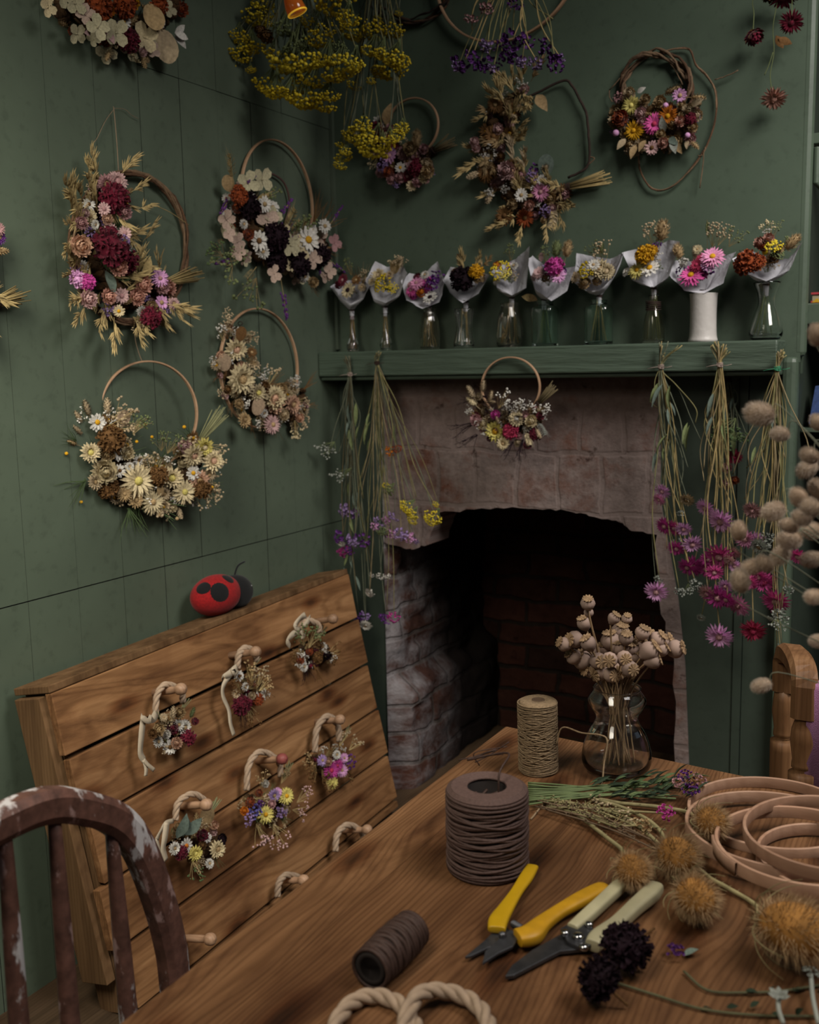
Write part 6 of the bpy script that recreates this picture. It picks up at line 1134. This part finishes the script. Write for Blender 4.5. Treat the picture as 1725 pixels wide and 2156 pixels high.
bunch('tall olive-stemmed bunch second on the mantel with yellow and lilac umbels', HF, (794, 764), [(798, 742), (796, 746)], """sc 800 1098 15 lil;sc 815 1092 14 lpk;sc 830 1085 14 lil;sc 790 1108 10 lpk;sc 822 1120 16 lpk;sc 845 1125 16 lil;sc 865 1132 14 lpk;sc 876 1138 9 lil;ya 857 1068 16 yel;ya 868 1082 13 yel;ya 868 1096 10 yel;ya 912 1088 17 yel;ya 905 1096 12 yel;ya 918 1062 7 yel;ya 818 1030 13 gst;ya 813 1024 8 yel;sc 822 950 12 ora;sc 836 944 10 rust;ya 805 1118 11 gst;sc 812 1300 15 pur;sc 830 1298 14 mag;sc 800 1212 9 white;sc 815 1212 8 white;st 778 1248 10 white tan""", [M_stol, M_sttan, M_stol, M_stgr], M_wire, w=0, bare=[(772, 1150), (778, 1165), (785, 1160), (775, 1100), (790, 1080), (760, 1060), (768, 1000), (810, 1000), (830, 980), (850, 1010), (880, 1040), (800, 1050), (775, 1180), (808, 1290)], leaves=6)
bunch('bunch on the mantel hung nearest the bricks on the right, twisted leaves and pink daisies', HF, (1392, 772), [(1392, 722), (1410, 722), (1432, 728), (1396, 745)], """rh 1395 1035 17 lpk dp;rh 1388 1052 14 pink dp;st 1447 1052 15 ltan tan;rh 1400 1108 20 mag dp;rh 1420 1112 18 hot dp;rh 1440 1114 17 lpk dp;rh 1425 1155 18 mag dp;rh 1458 1146 21 lpk dp;rh 1382 1246 24 lpk dp;sc 1420 1140 13 gry;sc 1430 1242 12 gry;sc 1388 1218 10 gry;gy 1450 1228 30 gry;sc 1465 1228 15 gry;sc 1435 1080 9 gry;rh 1448 1195 20 mag dp""", [M_stol, M_stgr, M_stgr, M_straw], M_ltie, w=0, bare=[(1400, 900), (1420, 950), (1440, 930), (1410, 1000), (1460, 900), (1395, 860), (1425, 1050), (1470, 920), (1450, 980), (1415, 1090), (1400, 1150), (1430, 1170)], leaves=16)
bunch('straw-stemmed bunch middle of the right three on the mantel, lilac and magenta daisies', HF, (1516, 768), [(1500, 728), (1508, 722), (1518, 724), (1526, 728), (1534, 738)], """rh 1485 1070 20 lpk dp;rh 1518 1098 28 lpk dp;rh 1515 1172 30 hot dp;rh 1492 1178 18 mag dp;rh 1545 1164 16 dp dp;rh 1488 1198 22 mag dp;rh 1460 1192 24 mag dp;rh 1528 1234 17 lpk dp;rh 1512 1258 27 mag dp;rh 1490 1250 20 dp dp;rh 1555 1275 25 pink dp;rh 1515 1340 28 lpk dp;rh 1530 1262 20 mag dp;rh 1505 1205 19 hot dp;rh 1547 1192 14 lpk dp;st 1477 1300 9 gry tan;rh 1536 1180 14 ppk dp""", [M_straw, M_stol, M_straw, M_sttan], M_ltie, w=0, bare=[(1500, 960), (1495, 900), (1510, 1000), (1490, 980), (1520, 1040), (1535, 1030), (1478, 1010), (1505, 1080), (1540, 1060), (1515, 900)], leaves=3, rad=.0012)
bunch('bunch bound with green twine at the right end of the mantel, pink daisies', HF, (1637, 776), [(1648, 738), (1640, 742), (1652, 745)], """rh 1585 1075 20 dp dp;rh 1608 1082 15 dp dp;rh 1570 1135 22 pink dp;rh 1592 1138 19 lpk dp;st 1600 1150 19 gry tan;rh 1578 1225 19 hot dp;rh 1598 1215 22 hot dp;rh 1608 1225 26 hot red;rh 1634 1266 29 hot dp;rh 1586 1328 26 red red;sc 1620 1128 14 gry;sc 1610 1145 14 gry;rh 1680 1172 20 hot dp;rh 1560 1200 16 ppk dp;sc 1660 1240 13 gry;sc 1645 1290 18 gry;sc 1628 1300 10 gry;gy 1640 1300 34 gry;sc 1646 1360 8 gry""", [M_straw, M_stol, M_sttan], M_gtie, w=0, bare=[(1570, 980), (1590, 1000), (1560, 1050), (1610, 960), (1580, 1090), (1620, 1020), (1660, 960), (1675, 1000), (1600, 1100), (1650, 1060), (1545, 1000), (1645, 1380), (1640, 1375)], leaves=4)
bunch('dark bunch with small red strawflowers against the green boards, behind the straw bunch', Frame((0, YB - .03, 0), (0, -1, 0)), (1535, 800), [(1532, 785)], """rh 1545 962 18 red red;bd 1530 984 11 dp;bd 1532 1018 12 dp;bd 1548 1010 9 rust;gy 1525 920 44 grn;gy 1540 900 44 grn;gy 1550 880 50 grn;gy 1555 910 44 grn""", [M_stgr, M_strawd], M_wire, w=0, bare=[(1540, 900), (1555, 930), (1530, 880), (1560, 960)], leaves=8, group=None)

# hung from the ceiling beams
for y in (2.05, 2.22, 2.44): mb = MB(); mb.box((XL, y - .012, 2.62), (ER + .6, y + .012, 2.65)); struct('trim_4', mb, M_vdk)
bunch('big bunch of yellow yarrow hanging from above at the top, in front of the corner', CF, (625, -150), [(622, -210), (628, -210)], """ya 624 128 42 yel;ya 595 132 28 yel;ya 655 126 30 yel;ya 722 136 32 yel;ya 745 132 22 yel;ya 562 180 26 gold;ya 580 192 26 gold;ya 616 180 28 gold;ya 637 208 34 gold;ya 610 196 24 gold;ya 677 212 28 gold;ya 695 200 20 gold;ya 658 168 26 gold;ya 530 98 24 gold;ya 518 92 18 yel;ya 472 140 24 gold;ya 482 128 14 gold;ya 504 114 22 gold;ya 539 35 26 yel;ya 555 42 18 yel;ya 672 80 24 gold;ya 640 90 20 gst;ya 528 147 10 gold;ya 704 160 24 gold;ya 560 30 16 yel;ya 552 5 24 yel;ya 706 5 36 gold;ya 653 48 20 gold;ya 688 125 24 gold;ya 504 77 20 gold;ya 735 40 22 gold;ya 600 60 22 gst;ya 575 110 20 gold;ya 690 60 20 gold;ya 620 100 20 gst;ya 715 100 18 gst;bd 548 60 12 brn;bd 560 70 14 brn;sc 560 75 20 brn;sc 548 58 7 lpk""", [M_stgr, M_stol, M_stgr], M_twine, 'yellow yarrow bunches hung from above', w=0, bare=[(520, 60), (600, 90), (650, 110), (700, 90), (560, 120), (620, 150)], leaves=14, face=(0, -.25, -.95), rad=.0014)
bunch('slimmer yellow yarrow bunch hanging lower, in front of the dusky pink wreath', CF2, (800, -150), [(798, -210), (804, -210)], """ya 746 64 26 gold;ya 758 74 18 yel;ya 789 62 22 gold;ya 827 64 22 gold;ya 789 106 24 yel;ya 800 112 20 gold;ya 832 122 26 yel;ya 845 134 18 gold;ya 818 150 28 gold;ya 800 152 18 gold;ya 746 180 14 gold;ya 840 28 8 gold;ya 781 170 9 gold;ya 797 42 10 gold;ya 722 330 17 yel;ya 716 348 13 yel;ya 728 318 12 yel;ya 717 304 10 yel;ya 760 276 24 yel;ya 765 262 17 yel;ya 740 288 15 yel;ya 789 309 32 yel;ya 770 300 22 yel;ya 808 305 20 yel;ya 824 292 16 yel;ya 836 284 14 yel;ya 845 270 15 yel;ya 850 262 10 yel;ya 732 283 12 gold""", [M_stgr, M_stol], M_twine, 'yellow yarrow bunches hung from above', w=0, bare=[(770, 190), (775, 200), (838, 165), (840, 200), (765, 230)], leaves=5, face=(0, -.4, -.9), rad=.0014)
bunch('bunch of purple statice hanging at the top in front of the large wooden hoop', CF2, (1085, -120), [(1082, -190), (1090, -190)], """sc 979 128 26 pur;sc 965 138 15 lil;sc 995 118 17 pur;sc 1027 132 24 pur;sc 1040 140 13 lil;sc 1027 93 19 lil;sc 1086 112 26 pur;sc 1100 128 15 lil;sc 1082 80 24 pur;sc 1130 132 18 lil;sc 1163 108 26 pur;sc 1170 138 18 pur;sc 1112 86 18 pur;sc 1058 92 18 pur;sc 993 36 15 dp;sc 1024 14 18 dp;sc 1089 5 18 pur;sc 1150 90 17 pur;sc 1058 120 17 pur;sc 1178 120 14 lil;sc 1010 140 14 pur""", [M_stol, M_straw, M_stol], M_twine, None, w=0, bare=[(1000, 60), (1060, 50), (1110, 60), (1160, 40)], face=(0, -.45, -.85), rad=.0013)
# amber glass hanging among the yarrow
AF = Frame((0, 2.05, 0), (0, -1, 0)); c = AF.at(618, 8)
M_amb = bpy.data.materials.new('amber_glass'); nt, N, L, b_ = nodes(M_amb); b_.inputs['Base Color'].default_value = (.55, .16, .02, 1); b_.inputs['Roughness'].default_value = .12; b_.inputs['Transmission Weight'].default_value = .55; b_.inputs['Emission Color'].default_value = (1, .22, .02, 1); b_.inputs['Emission Strength'].default_value = .03
t = thing('amber_glass_lantern', 'small amber glass lantern hanging among the yarrow at the top edge', 'lantern', c)
M = Matrix.Translation(c) @ basis(V((-.35, -.25, 1))).to_4x4(); mb = MB(); mb.lathe([(.022, -.022), (.0235, -.02), (.0215, .0), (.015, .022), (.008, .032), (.008, .04), (.006, .04), (.006, .031), (.013, .021), (.0195, 0), (.0205, -.02), (.022, -.022)], 28, 0, M); mb.build('glass_shade', M_amb, t)
M_brim = bpy.data.materials.new('amber_rim'); nt, N, L, b_ = nodes(M_brim); b_.inputs['Base Color'].default_value = (.9, .5, .03, 1); b_.inputs['Roughness'].default_value = .2; b_.inputs['Emission Color'].default_value = (1, .55, .04, 1); b_.inputs['Emission Strength'].default_value = .3  # edge highlight of the shade, put in as yellow colour and emission
mb = MB(); mb.loop([M @ V((.0225 * cos(a), .0225 * sin(a), -.021)) for a in [2 * pi * j / 30 for j in range(30)]], .002, 6); mb.build('rim_highlight', M_brim, t)
mb = MB(); mb.tube([M @ V((0, 0, .036)), M @ V((0, 0, .05)), c + V((0, 0, .25)), V((c.x, c.y, 2.622))], .0012, 5); mb.build('cord', M_wire, t)
# ------------------------------------------------------------------ light and camera
def area(name, loc, tgt, size, power, col, sy=None, spread=180):
    l = bpy.data.lights.new(name, 'AREA'); l.shape = 'RECTANGLE'; l.size = size; l.size_y = sy or size; l.energy = power; l.color = col; l.spread = radians(spread)
    o = bpy.data.objects.new(name, l); COL.objects.link(o); o.location = loc; o.rotation_euler = (V(tgt) - V(loc)).to_track_quat('-Z', 'Y').to_euler(); return o
area('skylight', (.78, 1.42, 2.9), (-.12, 2.2, 1.2), .9, 30, (1.0, .95, .90), 1.0, 100)
area('door_light', (-.75, .0, 2.35), (-1.1, .9, .6), .6, 9.5, (1.0, .92, .78), .9, 95)
area('wall_fill', (-1.18, .48, 1.95), (-1.73, 1.1, 1.42), .4, 6.8, (1.0, .95, .82), 1.0, 88)  # added fill in open air, brightens the near end of the left wall
w = bpy.data.worlds.new('World'); bpy.context.scene.world = w; w.use_nodes = True
w.node_tree.nodes['Background'].inputs['Color'].default_value = (.75, .85, 1.0, 1); w.node_tree.nodes['Background'].inputs['Strength'].default_value = .032
cd = bpy.data.cameras.new('Camera'); cam = bpy.data.objects.new('Camera', cd); COL.objects.link(cam)
cd.sensor_fit = 'VERTICAL'; cd.sensor_height = 36; cd.sensor_width = 28.8; cd.lens = 36 * FPX / 2156; cd.clip_start = .05
cam.matrix_world = Matrix(((RT.x, UP.x, -FW.x, 0), (RT.y, UP.y, -FW.y, 0), (RT.z, UP.z, -FW.z, EYE), (0, 0, 0, 1)))
cd.dof.use_dof = True; cd.dof.focus_distance = 1.65; cd.dof.aperture_fstop = 6.3
sc = bpy.context.scene; sc.camera = cam; sc.view_settings.view_transform = 'Standard'; sc.view_settings.look = 'None'
